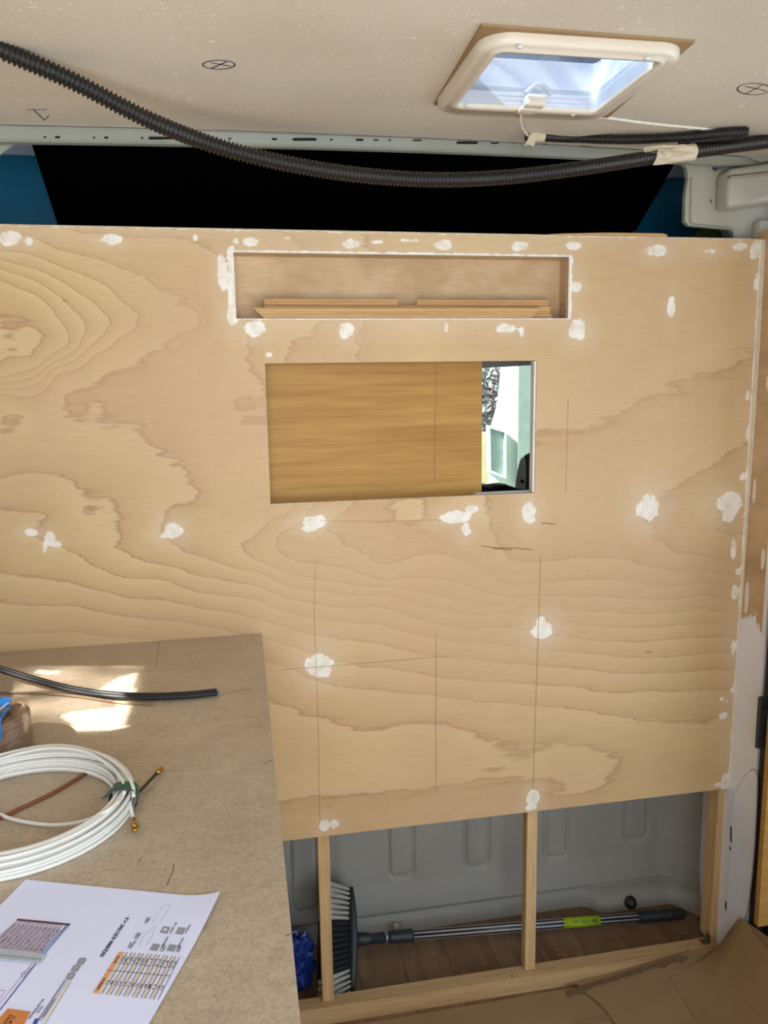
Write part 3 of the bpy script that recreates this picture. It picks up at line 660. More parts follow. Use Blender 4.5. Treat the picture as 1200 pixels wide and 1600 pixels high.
# insect screen: real threads
V = []; Fc = []
def strip(x0, x1, y0, y1, z): 
    n = len(V); V.extend([(x0, y0, z), (x1, y0, z), (x1, y1, z), (x0, y1, z)]); Fc.append((n, n + 1, n + 2, n + 3))
s = .0024
x = IX0
while x < IX1: strip(x, x + .00045, IY0, IY1, ZC + .004); x += s
y = IY0
while y < IY1: strip(IX0, IX1, y, y + .00045, ZC + .0043); y += s
mesh('insect_screen', (V, Fc), plain('grey_screen_thread', rgb(150, 158, 168), .6), t, kind='stuff')

V = []; Fc = []; q = 14
for i in range(q + 1):
    for j in range(q + 1):
        a, b = i / q, j / q; V.append((IX0 - .01 + (IX1 - IX0 + .02) * a, IY0 - .01 + (IY1 - IY0 + .02) * b, ZC + .055 + .05 * (math.sin(math.pi * a) * math.sin(math.pi * b)) ** .5))
for i in range(q):
    for j in range(q): a = i * (q + 1) + j; Fc.append((a, a + q + 1, a + q + 2, a + 1))
mesh('dome', (V, Fc), m_dome, t, True)
mesh('kerb', ring_mesh(rrect(IX0 - .012, IX1 + .012, IY0 - .012, IY1 + .012, .012, 8), rrect(IX0 - .002, IX1 + .002, IY0 - .002, IY1 + .002, .01, 8), ZC + .0125, ZC + .056), m_white, t)
lx = at(832, 165, Z=ZC - .02)[0]; ly = IY1 - .012
h = mesh('latch', join(bx(lx - .017, lx + .017, ly - .022, ly - .002, ZC - .026, ZC - .008, .004, 3), bx(lx - .019, lx + .010, ly - .004, ly + .022, ZC - .0275, ZC - .022, .002)), m_hatch, t, True)
mesh('latch_hood', tube([(lx - .022 + .044 * k / 12, ly - .026 - .005 * math.sin(math.pi * k / 12), ZC - .010 + .012 * math.sin(math.pi * k / 12)) for k in range(13)], .0035, 8), m_liner, h, True)
mesh('crank_cap', disc((lx + .004, IY0 + .075, ZC + .03), .024, (0, 0, 1), .006, 24, .018), m_liner, t, True)
for px, py in ((812, 74), (1011, 92), (895, 180), (730, 166)):
    p = at(px, py, Z=ZC - .0225); mesh('screw_cap', disc((p[0], p[1], ZC - .0215), .0045, (0, 0, -1), .002, 12, .003), m_white, t, True)

# ------------------------------------------------------------------ right side: return of the partition, white sill, seal
mesh('wall_right_return', bx(XR, XR + .012, -.085, TH, .86, TOP + .02), m_ply, kind='structure')
ret = bpy.data.objects['wall_right_return']
ret.name = 'trim_5'
def sidepoly(pts, X, th): return slab(pxx(pts, X), (th, 0, 0))
mesh('filler_bead', outward(*slab([(XR - .001, .001, TOP), (XR - .001, -.011, TOP), (XR - .001, -.014, 1.55), (XR - .001, -.013, 1.35), (XR - .001, -.009, 1.15), (XR - .001, -.007, .95), (XR - .001, -.004, .80), (XR - .001, -.003, BOT), (XR - .001, .001, BOT)], (.003, 0, 0))), m_filler, ret)
for zz, y0, w_, hh in ((1.21, -.026, .008, .05), (.96, -.022, .012, .06), (1.06, -.070, .010, .04), (1.45, -.055, .02, .03)):
    k = 12; pts_ = [(XR - .0006, y0 + w_ * .6 * math.cos(a) * (1 + .35 * noise.noise(Vector((a * 2, zz * 9, 0)))), zz + hh * .6 * math.sin(a) * (1 + .35 * noise.noise(Vector((a * 3, zz * 5, 4))))) for a in [2 * math.pi * i / k for i in range(k)]]
    mesh('filler_patch', slab(pts_, (.0006, 0, 0)), m_filler, ret)
sill = mesh('trim_6', bx(XR - .0002, XR + .014, -.094, .02, .02, .87, .002), m_white, kind='structure')
rg = [(XR - .0008, -.0006, .85)] + [(XR - .0008, -.0006 - .0834 * i / 22, .885 + .028 * (i % 2) * (.3 + .7 * abs(noise.noise(Vector((i * .7, 2, 0))))) + .02 * noise.noise(Vector((i * .31, 5, 0))) + .03 * math.sin(math.pi * i / 22)) for i in range(23)] + [(XR - .0008, -.084, .85)]
mesh('ragged_filler', slab(rg, (.0006, 0, 0)), m_white, ret)
mesh('white_edge_strip', bx(XR - .0008, XR + .010, -.094, -.082, .87, TOP + .02, .002), m_white, ret)
cov = pxx([(1143, 1262), (1148, 1240), (1160, 1218), (1170, 1206), (1178, 1203), (1182, 1214), (1181, 1260), (1177, 1330), (1170, 1400), (1160, 1445), (1132, 1466), (1136, 1380)], XR - .003)
cover = mesh('cover_plate', slab(cov, (.004, 0, 0)), m_white, sill)
mesh('cover_edge_shade', tube(spline([tuple(np.array(p_) + np.array([.0025, 0, 0])) for p_ in cov[:-1]], 60), .0016, 6), m_dark2, sill, True)  # grey outline painted in as shade along the plate edge
for a in ((1141, 1290, 1143, 1318), (1140, 1322, 1142, 1330), (1133, 1408, 1135, 1424)):
    mesh('paint_chip', slab(pxx([(a[0], a[1]), (a[2], a[1] + 3), (a[2], a[3]), (a[0], a[3] - 4)], XR - .0035), (.002, 0, 0)), m_dark, sill)
seal = mesh('door_seal', join(bx(XR + .002, XR + .05, -.128, -.096, .0, TOP + .12, .006, 3), bx(XR + .02, XR + .075, -.15, -.128, .0, TOP + .12, .004)), m_rubber, None, True)
setp(seal, 'black rubber door seal and frame running up the right edge', 'door seal')
pa = at(1184, 1088, Y=-.13); pb = at(1212, 1165, Y=-.13)
t = thing('latch_plate', 'small black metal plate with two screws on the right door frame', 'plate', (pa[0] + .01, -.135, pb[2]))
mesh('plate', bx(pa[0], pa[0] + .045, -.137, -.129, pb[2], pa[2], .003), m_broom, t)
for zz in (.78, .22): mesh('screw', disc((pa[0] + .009, -.1372, pb[2] + (pa[2] - pb[2]) * zz), .0035, (0, -1, 0), .0015, 12), m_dark, t)
ob = at(1189, 1300, Y=-.16)
setp(mesh('oak_board', bx(at(1187, 1300, Y=-.165)[0], at(1187, 1300, Y=-.165)[0] + .07, -.18, -.165, at(1190, 1440, Y=-.165)[2], 1.02, .001), m_oak), 'golden brown board standing at the far right beyond the black seal', 'board')

# ------------------------------------------------------------------ timber frame under the partition
t = thing('timber_frame', 'pale pine stud frame with bottom rail standing below the plywood', 'frame', (.6, .03, 0.0))
def stud(px0, px1, py, y0=.0155, y1=.044, z1=.9):
    x0 = at(px0, py, Y=y0)[0]; x1 = at(px1, py, Y=y0)[0]; mesh('stud', bx(x0, x1, y0, y1, .0445, z1, .0008), m_stud, t)
stud(499, 517, 1400); stud(822, 838, 1400, y1=.042); stud(1116, 1134, 1350, y1=.06)
rail = mesh('bottom_rail', bx(-.05, XR - .002, -.004, .034, 0.0, .044, .001), m_rail, t)
mesh('top_rail', bx(-.05, XR - .002, .0155, .044, .90, .935), m_rail, t)
br = at(1108, 1468, Y=.01)
mesh('corner_bracket', join(bx(br[0] - .018, br[0] + .002, .008, .026, .0442, .0462, .0006), bx(br[0] + .001, br[0] + .003, .008, .026, .045, .066, .0006)), m_oldbrass, t)
for px, py in ((515, 1546), (800, 1525), (1075, 1486)):
    p = at(px, py, Z=.0445); mesh('screw', disc((p[0], p[1], .0438), .0022, (0, 0, 1), .0012, 10), m_dark, t)

# grey pressed steel bulkhead behind it
bxs = np.linspace(-.15, 1.198, 330); profile = [(.266, 0.0), (.268, .012), (.270, .026), (.274, .040), (.284, .045), (.286, .048), (.275, .052), (.275, .060), (.279, .075)] + [(.279 + .008 * min(1, i / 8), .075 + (i + 1) * .0065) for i in range(96)]
V = []; Fc = []; q = len(profile)
UX = [.115] + [at(a_, b_, Y=.285)[0] for a_, b_ in ((627, 1350), (746, 1340), (870, 1325), (995, 1300))]; UB = [.08] + [at(a_, b_, Y=.285)[2] for a_, b_ in ((627, 1371), (746, 1355), (870, 1341), (995, 1312))]
for x in bxs:
    for (y, z) in profile:
        d = 0
        for ux, ub in zip(UX, UB):
            hw = .033; rr_ = .022
            dx = abs(x - ux) - (hw - rr_); dz = (ub + rr_) - z
            sd = math.hypot(max(dx, 0), max(dz, 0)) + min(max(dx, dz), 0) - rr_
            if z > .07: d = max(d, math.exp(-(sd / .0042) ** 2))
        yy = y + .011 * d
        if .42 < z < .47: pass
        yy -= .10 * (max(0, (x - 1.12)) / .08) ** 2
        yy += .012 * (1 / (1 + math.exp((x - .20) / .006))) if z > .06 else 0
        yy -= .040 / (1 + math.exp(-(x - .915) / .008)) * max(0, 1 - max(0, z - .036) / .012)
        V.append((x, yy, z))
for i in range(len(bxs) - 1):
    for j in range(q - 1): a = i * q + j; Fc.append((a, a + q, a + q + 1, a + 1))
bulk = mesh('wall_bulkhead', (V, Fc), m_bulk, None, True, kind='structure')
bulk.name = 'wall_back'
for px, py, r_, blk in ((618, 1446, .0115, 0), (985, 1410, .0175, 1)):
    p = np.array(at(px, py, Y=.224 if blk else .266)); ax = np.array((0, -.95, .31))
    if blk:
        mesh('rubber_washer', disc(p, r_, ax, .006, 24, r_ * .9), m_rubber, bulk, True)
        mesh('bolt_head', disc(p + ax * .006, .0075, ax, .004, 6), m_zinc, bulk)
    else:
        mesh('bolt_plug', disc(p, r_, ax, .010, 20, r_ * .7), m_steel, bulk, True)
        mesh('pressed_ring', tube([p + .019 * (math.cos(a) * np.array((1, 0, 0)) + math.sin(a) * np.array((0, .49, .87))) for a in [2 * math.pi * i / 28 for i in range(28)]], .0014, 6, closed=True), m_bulk, bulk, True)

# ------------------------------------------------------------------ broom
t = thing('broom', 'broom with black and grey bristles lying behind the pine studs', 'broom', at(560, 1500, Z=0))
hb = np.array(at(553, 1553, Y=.072)); ht = np.array(at(551, 1386, Y=.235))
ax = ht - hb; hl = np.linalg.norm(ax); ax /= hl; xx = np.array([1.0, 0, 0]); nn = np.cross(ax, xx); nn /= np.linalg.norm(nn)
def local(a, b, c): return tuple(hb + ax * a + xx * b + nn * c)
V = []; Fc = []; ns = 24
for i in range(ns + 1):
    s = i / ns; hw = .020 * min(1, (math.sin(math.pi * min(max(s, .02), .98))) ** .35); th = .010 * min(1, (math.sin(math.pi * min(max(s, .02), .98))) ** .3)
    off = .004 * (1 - (2 * s - 1) ** 2)
    for b, c in ((-th, -hw), (th * .6, -hw), (th, -hw * .6), (th, hw * .6), (th * .6, hw), (-th, hw)): V.append(local(s * hl, b + off - .004, c))
for i in range(ns):
    for j in range(6): a = i * 6 + j; b = i * 6 + (j + 1) % 6; Fc.append((a, b, b + 6, a + 6))
Fc += [tuple(range(6)), tuple(range(ns * 6 + 5, ns * 6 - 1, -1))]
head = mesh('broom_head', outward(V, Fc), m_broom, t, True)
nt = 21
for row in (-.012, 0.0, .012):
    for i in range(nt):
        s = (i + .5) / nt; grey = s < .25 or s > .66
        o = .004 * (1 - (2 * s - 1) ** 2) - .01; ang = (s - .5) * .75; L_ = .082
        P = [];  
        for kk in range(4):
            u = kk / 3; P.append(local(s * hl + math.sin(ang) * L_ * u + rnd.uniform(-.001, .001), o - L_ * u * math.cos(ang), row + row * .6 * u))
        V, Fc = tube(P, [.0030, .0052, .0070, .0064] if grey else [.0075, .0085, .0095, .009], 7)
        mesh('bristle_tuft', (V, Fc), m_bristle if grey else m_bristleb, t, True)
cm = hb + ax * hl * .49
ga = np.array(at(1072, 1427, Z=.018)); st = np.array(at(562, 1468, Y=cm[1] + .01)); dr = ga - st; LL = np.linalg.norm(dr); dr /= LL
def on(px): # distance along the handle for a pixel column
    lo, hi = -.2, 1.2
    for _ in range(40):
        mid = (lo + hi) / 2; p = st + dr * LL * mid; c = M @ (p - EYE); x_ = 600 + F_PX * c[0] / c[2]
        if x_ < px: lo = mid
        else: hi = mid
    return st + dr * LL * lo
rr_ = .0125
mesh('socket', tube([cm + xx * .006, on(572), on(577), on(578), on(600)], [.0155, .0155, .0150, .0125, .0135], 18), m_broom, t, True)
mesh('chrome_ring', tube([on(602), on(605)], .0142, 18), m_chrome, t, True)
mesh('collar', tube([on(605.5), on(612), on(640), on(645), on(645.5)], [.0140, .0150, .0160, .0160, .014], 18), m_broom, t, True)
def pole_mat():
    m, n, l, b = newmat('striped_pole', 0.35, 0.0, 0.5)
    a = n.new('ShaderNodeAttribute'); a.attribute_name = 'stripe'
    f = N_math(n, l, 'FRACT', N_math(n, l, 'MULTIPLY', a.outputs['Fac'], 8.0))
    l.new(N_ramp(n, l, f, [(0.0, rgb(36, 36, 40)), (0.55, rgb(188, 188, 192))], 'CONSTANT'), b.inputs['Base Color']); return m
V, Fc = tube([on(645), on(995)], .0122, 48); pole = mesh('pole', (V, Fc), pole_mat(), t, True)
pa_ = pole.data.attributes.new('stripe', 'FLOAT', 'POINT'); pa_.data.foreach_set('value', [((i % 48) + .5) / 48 if (i % 48) < 48 else 0 for i in range(len(V))])
g0, g1 = on(995), on(1072); P = []; R = []
for k in range(81):
    s = k / 80; P.append(g0 + (g1 - g0) * s); R.append((.0148 + (.0012 if (k % 4 < 2 and 8 < k < 56) else 0)) * (1 if s < .86 else max(.12, math.sqrt(1 - ((s - .86) / .14) ** 2))))
mesh('grip', tube(P, R, 18), m_broom, t, True)
# lime label wrapped round the pole, with its printed length range
s0, s1 = on(879), on(936); lb = mesh('label_sleeve', tube([s0, s1], .01255, 32), m_lime, t, True, label='lime green label')

def text_mesh(name, s, org, right, up, length, mat, parent, bold=0.0, center=False, height=None):
    cu = bpy.data.curves.new('txt', 'FONT'); cu.body = s; cu.size = 1.0; cu.offset = bold
    o = bpy.data.objects.new('txt', cu); COL.objects.link(o)
    dg = bpy.context.evaluated_depsgraph_get(); m_ = bpy.data.meshes.new_from_object(o.evaluated_get(dg))
    V = [tuple(v.co) for v in m_.vertices]; Fc = [tuple(p.vertices) for p in m_.polygons]
    bpy.data.objects.remove(o); bpy.data.meshes.remove(m_); bpy.data.curves.remove(cu)
    xs_ = [v[0] for v in V]; w_ = max(xs_) - min(xs_); x0 = min(xs_); k = length / w_; ky = k if height is None else height / .7
    r = np.array(right, float); r /= np.linalg.norm(r); u = np.array(up, float); u -= r * np.dot(u, r); u /= np.linalg.norm(u)
    return mesh(name, ([np.array(org) + r * (v[0] - x0) * k + u * v[1] * ky for v in V], Fc), mat, parent)
vd = EYE - (s0 + s1) / 2; vd -= dr * np.dot(vd, dr); vd /= np.linalg.norm(vd); upv = np.cross(-dr, -vd)
upv = np.cross(dr, vd)
org = on(934) + vd * .0131 - upv * -.002
mid_up = -np.cross(vd, dr)
downv = np.array([0, 0, -1.0]) - dr * (-dr[2]); downv -= vd * np.dot(downv, vd); downv /= np.linalg.norm(downv)
text_mesh('label_text', '88-150 cm', on(931) + vd * .0130 - downv * .0035, -dr, downv, np.linalg.norm(on(931) - on(893)), m_ink, lb, .01, height=.008)

# blue bag crumpled on the floor
bm = bmesh.new(); bmesh.ops.create_icosphere(bm, subdivisions=4, radius=1)
c0 = np.array(at(461, 1560, Z=0))
for v in bm.verts:
    p = v.co.copy(); q_ = 1 + .30 * noise.noise(p * 2.2 + Vector((3, 1, 0))) + .5 * (abs(noise.noise(p * 2.9)) - .25) + .14 * (abs(noise.noise(p * 6)) - .2)
    v.co = Vector((c0[0] + -.008 + p.x * q_ * .058, c0[1] + .055 + p.y * q_ * .045, max(.001, .045 + p.z * q_ * .085)))
setp(mesh('blue_bag', dump(bm), m_bluebag), 'crumpled blue plastic bag on the floor behind the left stud', 'bag')

# wood chips on the vinyl
V = []; Fc = []
for _ in range(140):
    px = rnd.uniform(600, 1090); py = rnd.uniform(1400, 1560) if rnd.random() < .3 else rnd.gauss(1500, 12)
    if rnd.random() < .5: px = rnd.gauss(905, 25)
    x, y, z = at(px, py, Z=.0005)
    if not (.036 < y < .25): continue
    a = rnd.uniform(0, 3.1); l_ = rnd.uniform(.0008, .0030); w_ = .0007; n = len(V)
    for sx, sy in ((-1, -1), (1, -1), (1, 1), (-1, 1)): V.append((x + sx * l_ * math.cos(a) - sy * w_ * math.sin(a), y + sx * l_ * math.sin(a) + sy * w_ * math.cos(a), .0008))
    Fc.append((n, n + 1, n + 2, n + 3))
setp(mesh('wood_chips', (V, Fc), m_edge), 'pale wood chips and shavings scattered on the brown vinyl planks', 'sawdust', kind='stuff')

# ------------------------------------------------------------------ cardboard on the floor
def sheet(name, pts, z, th, mat, wob=.002):
    P = [(p[0], p[1], z) for p in pts]; return slab(P, (0, 0, th))
t = thing('cardboard_sheet', 'large flat brown cardboard sheet covering the floor before the rail', 'cardboard', (.4, -.5, .0))
mesh('top_liner', slab([(-.6, -2.2, .001), (1.13, -2.2, .001), (1.13, -.02, .001), (.9, -.016, .001), (.3, -.022, .001), (-.6, -.02, .001)], (0, 0, .005)), m_card, t)
for a in (((960, 1570), (1060, 1550), (1130, 1530)), ((900, 1598), (1040, 1572), (1150, 1548))):
    mesh('crease', tube(spline([at(*q_, Z=.0098) for q_ in a], 20), .0022, 6, flat=.4), m_card, t, True)
t = thing('torn_cardboard', 'torn cardboard piece with exposed corrugated strip at the foot of the rail', 'cardboard', (.9, -.1, .006))
fe = [at(a_, b_, Y=-.008) for a_, b_ in ((884, 1547), (960, 1521), (1020, 1503), (1062, 1490), (1128, 1474))]
def zfar(x): return float(np.interp(x, [p_[0] for p_ in fe], [max(.010, p_[2]) for p_ in fe]))
def zcard(x, y): return .0094 + (zfar(x) - .0094) * min(1, max(0, 1 + (y + .008) / .16)) ** 1.4
V = []; Fc = []; na, nb = 30, 24
for lay in (0, -.0025):
    for i in range(na + 1):
        for j in range(nb + 1):
            v_ = j / nb; y = -.008 - .9 * v_ ** 2; x0 = fe[0][0] + .12 * v_ ** .7 + .004 * math.sin(v_ * 25); x = x0 + (1.118 - x0) * i / na
            V.append((x, y, zcard(x, y) + lay))
o_ = (na + 1) * (nb + 1)
for i in range(na):
    for j in range(nb):
        a = i * (nb + 1) + j; Fc.append((a, a + 1, a + nb + 2, a + nb + 1)); Fc.append((o_ + a, o_ + a + nb + 1, o_ + a + nb + 2, o_ + a + 1))
rim = [i * (nb + 1) for i in range(na + 1)] + [na * (nb + 1) + j for j in range(1, nb + 1)] + [i * (nb + 1) + nb for i in range(na - 1, -1, -1)] + list(range(nb - 1, 0, -1))
for k in range(len(rim)): a, b = rim[k], rim[(k + 1) % len(rim)]; Fc.append((a, b, b + o_, a + o_))
mesh('liner', outward(V, Fc), m_card, t)
def oncard(px, py, lift=0.0):      # point of the cardboard under a line of sight
    z = .02
    for _ in range(25): p_ = at(px, py, Z=z); z = .5 * z + .5 * (zcard(p_[0], p_[1]) + lift)
    return (p_[0], min(p_[1], -.0085), z)
sp_ = [(886, 1548), (905, 1541), (960, 1524), (1020, 1505), (1062, 1492), (1076, 1494)]; sq_ = [(1066, 1503), (1052, 1502), (1038, 1511), (1020, 1509), (1002, 1520), (982, 1519), (962, 1531), (940, 1531), (918, 1546), (896, 1552), (889, 1556)]
top_ = [oncard(a_, b_, .0035) for a_, b_ in sp_ + sq_]
st_ = mesh('torn_strip', slab(top_, (0, 0, -.0030)), m_card2, t)
for i in range(36):
    u = (i + .5) / 36; a_ = 892 + 168 * u; b_ = 1546.5 - 52 * u
    mesh('flute', tube([oncard(a_, b_, .004), oncard(a_ - 4, b_ + 8, .004)], .0013, 5), m_card2, st_)
t = thing('cardboard_flap', 'folded cardboard corner standing up against the white sill at the right', 'cardboard', (1.1, -.1, .01))
def tri3(P, th=.003):
    P = [np.array(p) for p in P]; nv = np.cross(P[1] - P[0], P[2] - P[0]); nv /= np.linalg.norm(nv); nv = nv * (1 if nv[0] < 0 else -1)
    return slab([tuple(p) for p in P], tuple(nv * th))
def z_edge(y): return float(np.interp(-y, [.014, .05, .094, .2, .35, .6], [.045, .12, .195, .180, .12, .02]))
V = []; Fc = []; na, nb = 16, 30
for lay in (0, .003):
    for i in range(na + 1):
        for j in range(nb + 1):
            u = i / na; y = -.014 - .56 * (j / nb) ** 1.4; x0 = .97 + .13 * max(0, 1 + (y + .014) / .03)
            xx_ = x0 + (1.1275 - x0) * u; zb = zcard(xx_, y) + .0006; V.append((xx_ - lay * u, y, zb + max(0, z_edge(y) - zb) * u ** 3.6 + lay * .5))
o_ = (na + 1) * (nb + 1)
for i in range(na):
    for j in range(nb):
        a = i * (nb + 1) + j; Fc.append((a, a + 1, a + nb + 2, a + nb + 1)); Fc.append((o_ + a, o_ + a + nb + 1, o_ + a + nb + 2, o_ + a + 1))
rim = [i * (nb + 1) for i in range(na + 1)] + [na * (nb + 1) + j for j in range(1, nb + 1)] + [i * (nb + 1) + nb for i in range(na - 1, -1, -1)] + list(range(nb - 1, 0, -1))
for k in range(len(rim)): a, b = rim[k], rim[(k + 1) % len(rim)]; Fc.append((a, b, b + o_, a + o_))
mesh('flap', outward(V, Fc), m_card, t, False)
mesh('flap_back', tri3([(1.1285, -.10, .19), (1.1290, -.42, .26), (1.1285, -.3, .12)], .001), m_card, t)
for px, py in ((1115, 1537), (1148, 1526), (1158, 1543)):
    mesh('glue_mark', tube(spline([oncard(px - 8, py - 4, .001), oncard(px, py + 2, .001), oncard(px + 10, py, .001)], 10), .0012, 5, flat=.4), m_split, t, True)

# ------------------------------------------------------------------ worktop and the things on it
ZT = .949
t = thing('worktop_cabinet', 'worn birch plywood worktop filling the lower left of the picture', 'worktop', (-.3, -.6, 0))
mesh('worktop', bx(XL + .001, .0275, -1.5, -.0006, ZT - .018, ZT, .0007), m_counter, t)
mesh('side_panel', bx(-.005, .010, -1.45, -.03, .0065, ZT - .018), m_ply, t)
mesh('front_panel', bx(XL + .03, -.005, -1.46, -1.445, .0065, ZT - .018), m_ply, t)
UPZ = (0, 0, 1)
for pl, w_ in (([(272, 1350), (270, 1362), (264, 1375), (261, 1383)], .0012), ([(249, 1005), (247, 1020), (243, 1043)], .0008), ([(347, 1085), (372, 1080), (392, 1076)], .0009), ([(222, 1240), (232, 1236), (243, 1232)], .001), ([(222, 1338), (217, 1348)], .001), ([(411, 1194), (427, 1187)], .0012), ([(445, 1463), (462, 1455)], .001)):
    mesh('scratch', ribbon([at(a, b, Z=ZT + .0001) for a, b in pl], w_, UPZ, .0002), m_split, t)

# flat twin cable
t = thing('black_twin_cable', 'black twin-core cable lying across the worktop with blue cut end', 'cable', at(200, 1090, Z=ZT))
c1 = [at(-50, 1034, Z=ZT + .03), at(0, 1047, Z=ZT + .022), at(50, 1062, Z=ZT + .016), at(110, 1078, Z=ZT + .009), at(170, 1087, Z=ZT + .006), at(230, 1090, Z=ZT + .0055), at(290, 1088, Z=ZT + .0055), at(339, 1083, Z=ZT + .0055)]
P = spline(c1, 60)
mesh('core', tube([p + np.array([0, -.0038, .0012]) for p in P], .0042, 10), m_rubber, t, True)
mesh('core', tube([p + np.array([0, .0036, .0026]) for p in P], .0042, 10), m_rubber, t, True)
e = P[-1]; d_ = P[-1] - P[-2]; d_ /= np.linalg.norm(d_)
mesh('conductor', tube([e + np.array([0, .003, 0]), e + d_ * .0045 + np.array([0, .003, 0])], .0022, 8), m_bluepl, t, True, label='blue insulated conductor')
mesh('conductor', tube([e - np.array([0, .0035, 0]), e + d_ * .002 - np.array([0, .0035, 0])], .0022, 8), m_wire, t, True, label='brown insulated conductor')
setp(mesh('electric_cord', tube(spline([at(-40, 1080, Z=ZT + .004), at(0, 1082, Z=ZT + .003), at(60, 1083, Z=ZT + .0026), at(120, 1088, Z=ZT + .0026), at(190, 1098, Z=ZT + .0026), at(240, 1100, Z=ZT + .0026)], 40), .0024, 8), m_wire2, None, True),
     'thin greyish brown cord lying under the black cable', 'cord')

# twine roll in film
c_ = np.array(at(-26, 1172, Z=ZT)); R0 = .064; H = .056
t = thing('twine_roll', 'roll of brown twine in clear film at the left edge of the worktop', 'twine', tuple(c_))
V = []; Fc = []; prof = [(.012, 0), (R0 * .92, 0), (R0, .006)] + [(R0 + .0016 * (i % 2) , .006 + (H - .012) * i / 22) for i in range(23)] + [(R0 * .95, H - .003)] + [(R0 * .95 - (R0 * .72) * i / 22, H - .003 + .003 * (1 - i / 22) * 0 + .0012 * (i % 2)) for i in range(1, 23)] + [(.014, 0.004)]
sd_ = 56
for i in range(sd_):
    a = 2 * math.pi * i / sd_; V += [(c_[0] + r_ * math.cos(a), c_[1] + r_ * math.sin(a), c_[2] + z + .0006 * math.sin(a * 9)) for r_, z in [(x, max(0, z)) for x, z in prof]]
q = len(prof)
for i in range(sd_):
    for j in range(q): Fc.append((i * q + j, ((i + 1) % sd_) * q + j, ((i + 1) % sd_) * q + (j + 1) % q, i * q + (j + 1) % q))
m_twine = wood('brown_twine', rgb(176, 146, 116), rgb(118, 92, 70), (30, 30, 260), 1.5, .6, .4, (60, 60, 400))
mesh('wound_twine', outward(V, Fc), m_twine, t, True)
V, Fc = tube([c_ + np.array([0, 0, .001]), c_ + np.array([0, 0, .01]), c_ + np.array([0, 0, H]), c_ + np.array([0, 0, H + .003])], [R0 * 1.04, R0 * 1.06, R0 * 1.04, R0 * .93], 40, caps=False)
V = [tuple(np.array(p) + np.array(noise.noise_vector(Vector(p) * 55)) * .0016) for p in V]
mesh('film', (V, Fc), m_film, t)
wr = []
for i in range(9): wr.append(np.array(at(-6 + 24 * i / 8, 1112 - 12 * math.sin(i * .7) - i * 1.3, Z=ZT + H + .006)) + np.array([0, 0, .004 * math.sin(i)]))
for nm, pp in (('blue_wrapper', [(-20, 1118), (-8, 1100), (6, 1094), (18, 1093), (17, 1106), (8, 1118), (-4, 1128), (-20, 1132)]),):
    mesh(nm, slab([tuple(np.array(at(a, b, Z=ZT + H + .006)) + np.array([0, 0, .005 * math.sin(a * .35)])) for a, b in pp], (0, 0, .002)), m_bluepl, t)
mesh('white_print', ribbon([at(a, b, Z=ZT + H + .0135) for a, b in ((-10, 1118), (0, 1108), (8, 1102), (13, 1098))], .003, UPZ, .0006), m_white, t)
mesh('blue_tail', slab([at(a, b, Y=c_[1] - R0 - .006) for a, b in ((-8, 1118), (1, 1122), (2, 1150), (0, 1160), (-8, 1160))], (0, .0015, 0)), m_bluepl, t)

# coil of white nylon fish tape
cc = np.array([-.283, -.655])
t = thing('nylon_fish_tape', 'coil of white nylon cable puller tied with green tape on the worktop', 'cable coil', (cc[0], cc[1], ZT))
rt = .0023
k = 0
for lay in range(6):
    for j in range(5 - (lay // 2)):
        r_ = .134 - j * .0052 - (lay % 2) * .0026 - lay * .0008; zz = ZT + rt + .0001 + lay * .0042
        ph = rnd.uniform(0, 6.28); P = []
        sx = rnd.uniform(-.0012, .0012); sy = rnd.uniform(-.0012, .0012)
        for i in range(96):
            a = 2 * math.pi * i / 96; P.append((cc[0] + sx + (r_ + .0012 * math.sin(2 * a + ph)) * math.cos(a), cc[1] + sy + (r_ + .0012 * math.sin(2 * a + ph)) * math.sin(a), zz))
        mesh('coil_loop', tube(P, rt, 8, closed=True), m_nylon, t, True)
def loose(pts, r_=rt): mesh('loose_turn', tube(spline(pts, 60), r_, 8), m_nylon, t, True)
Zt = ZT + .028
loose([at(-60, 1200, Z=Zt), at(0, 1180, Z=Zt), at(60, 1167, Z=Zt), at(110, 1166, Z=Zt), at(160, 1180, Z=Zt), at(190, 1200, Z=Zt), at(206, 1225, Z=Zt), at(209, 1245, Z=ZT + .02)])
loose([at(-60, 1212, Z=Zt), at(0, 1186, Z=Zt), at(70, 1170, Z=Zt + .004), at(130, 1174, Z=Zt + .004), at(170, 1196, Z=Zt), at(190, 1218, Z=Zt), at(194, 1240, Z=ZT + .026)])
loose([at(-60, 1240, Z=ZT + .012), at(-20, 1262, Z=ZT + .006), at(20, 1280, Z=ZT + .004), at(80, 1289, Z=ZT + .005), at(130, 1283, Z=ZT + .014), at(165, 1268, Z=ZT + .026), at(186, 1252, Z=ZT + .028)])
loose([at(202, 1254, Z=ZT + .012), at(205, 1266, Z=ZT + .007), at(208, 1280, Z=ZT + .004)])
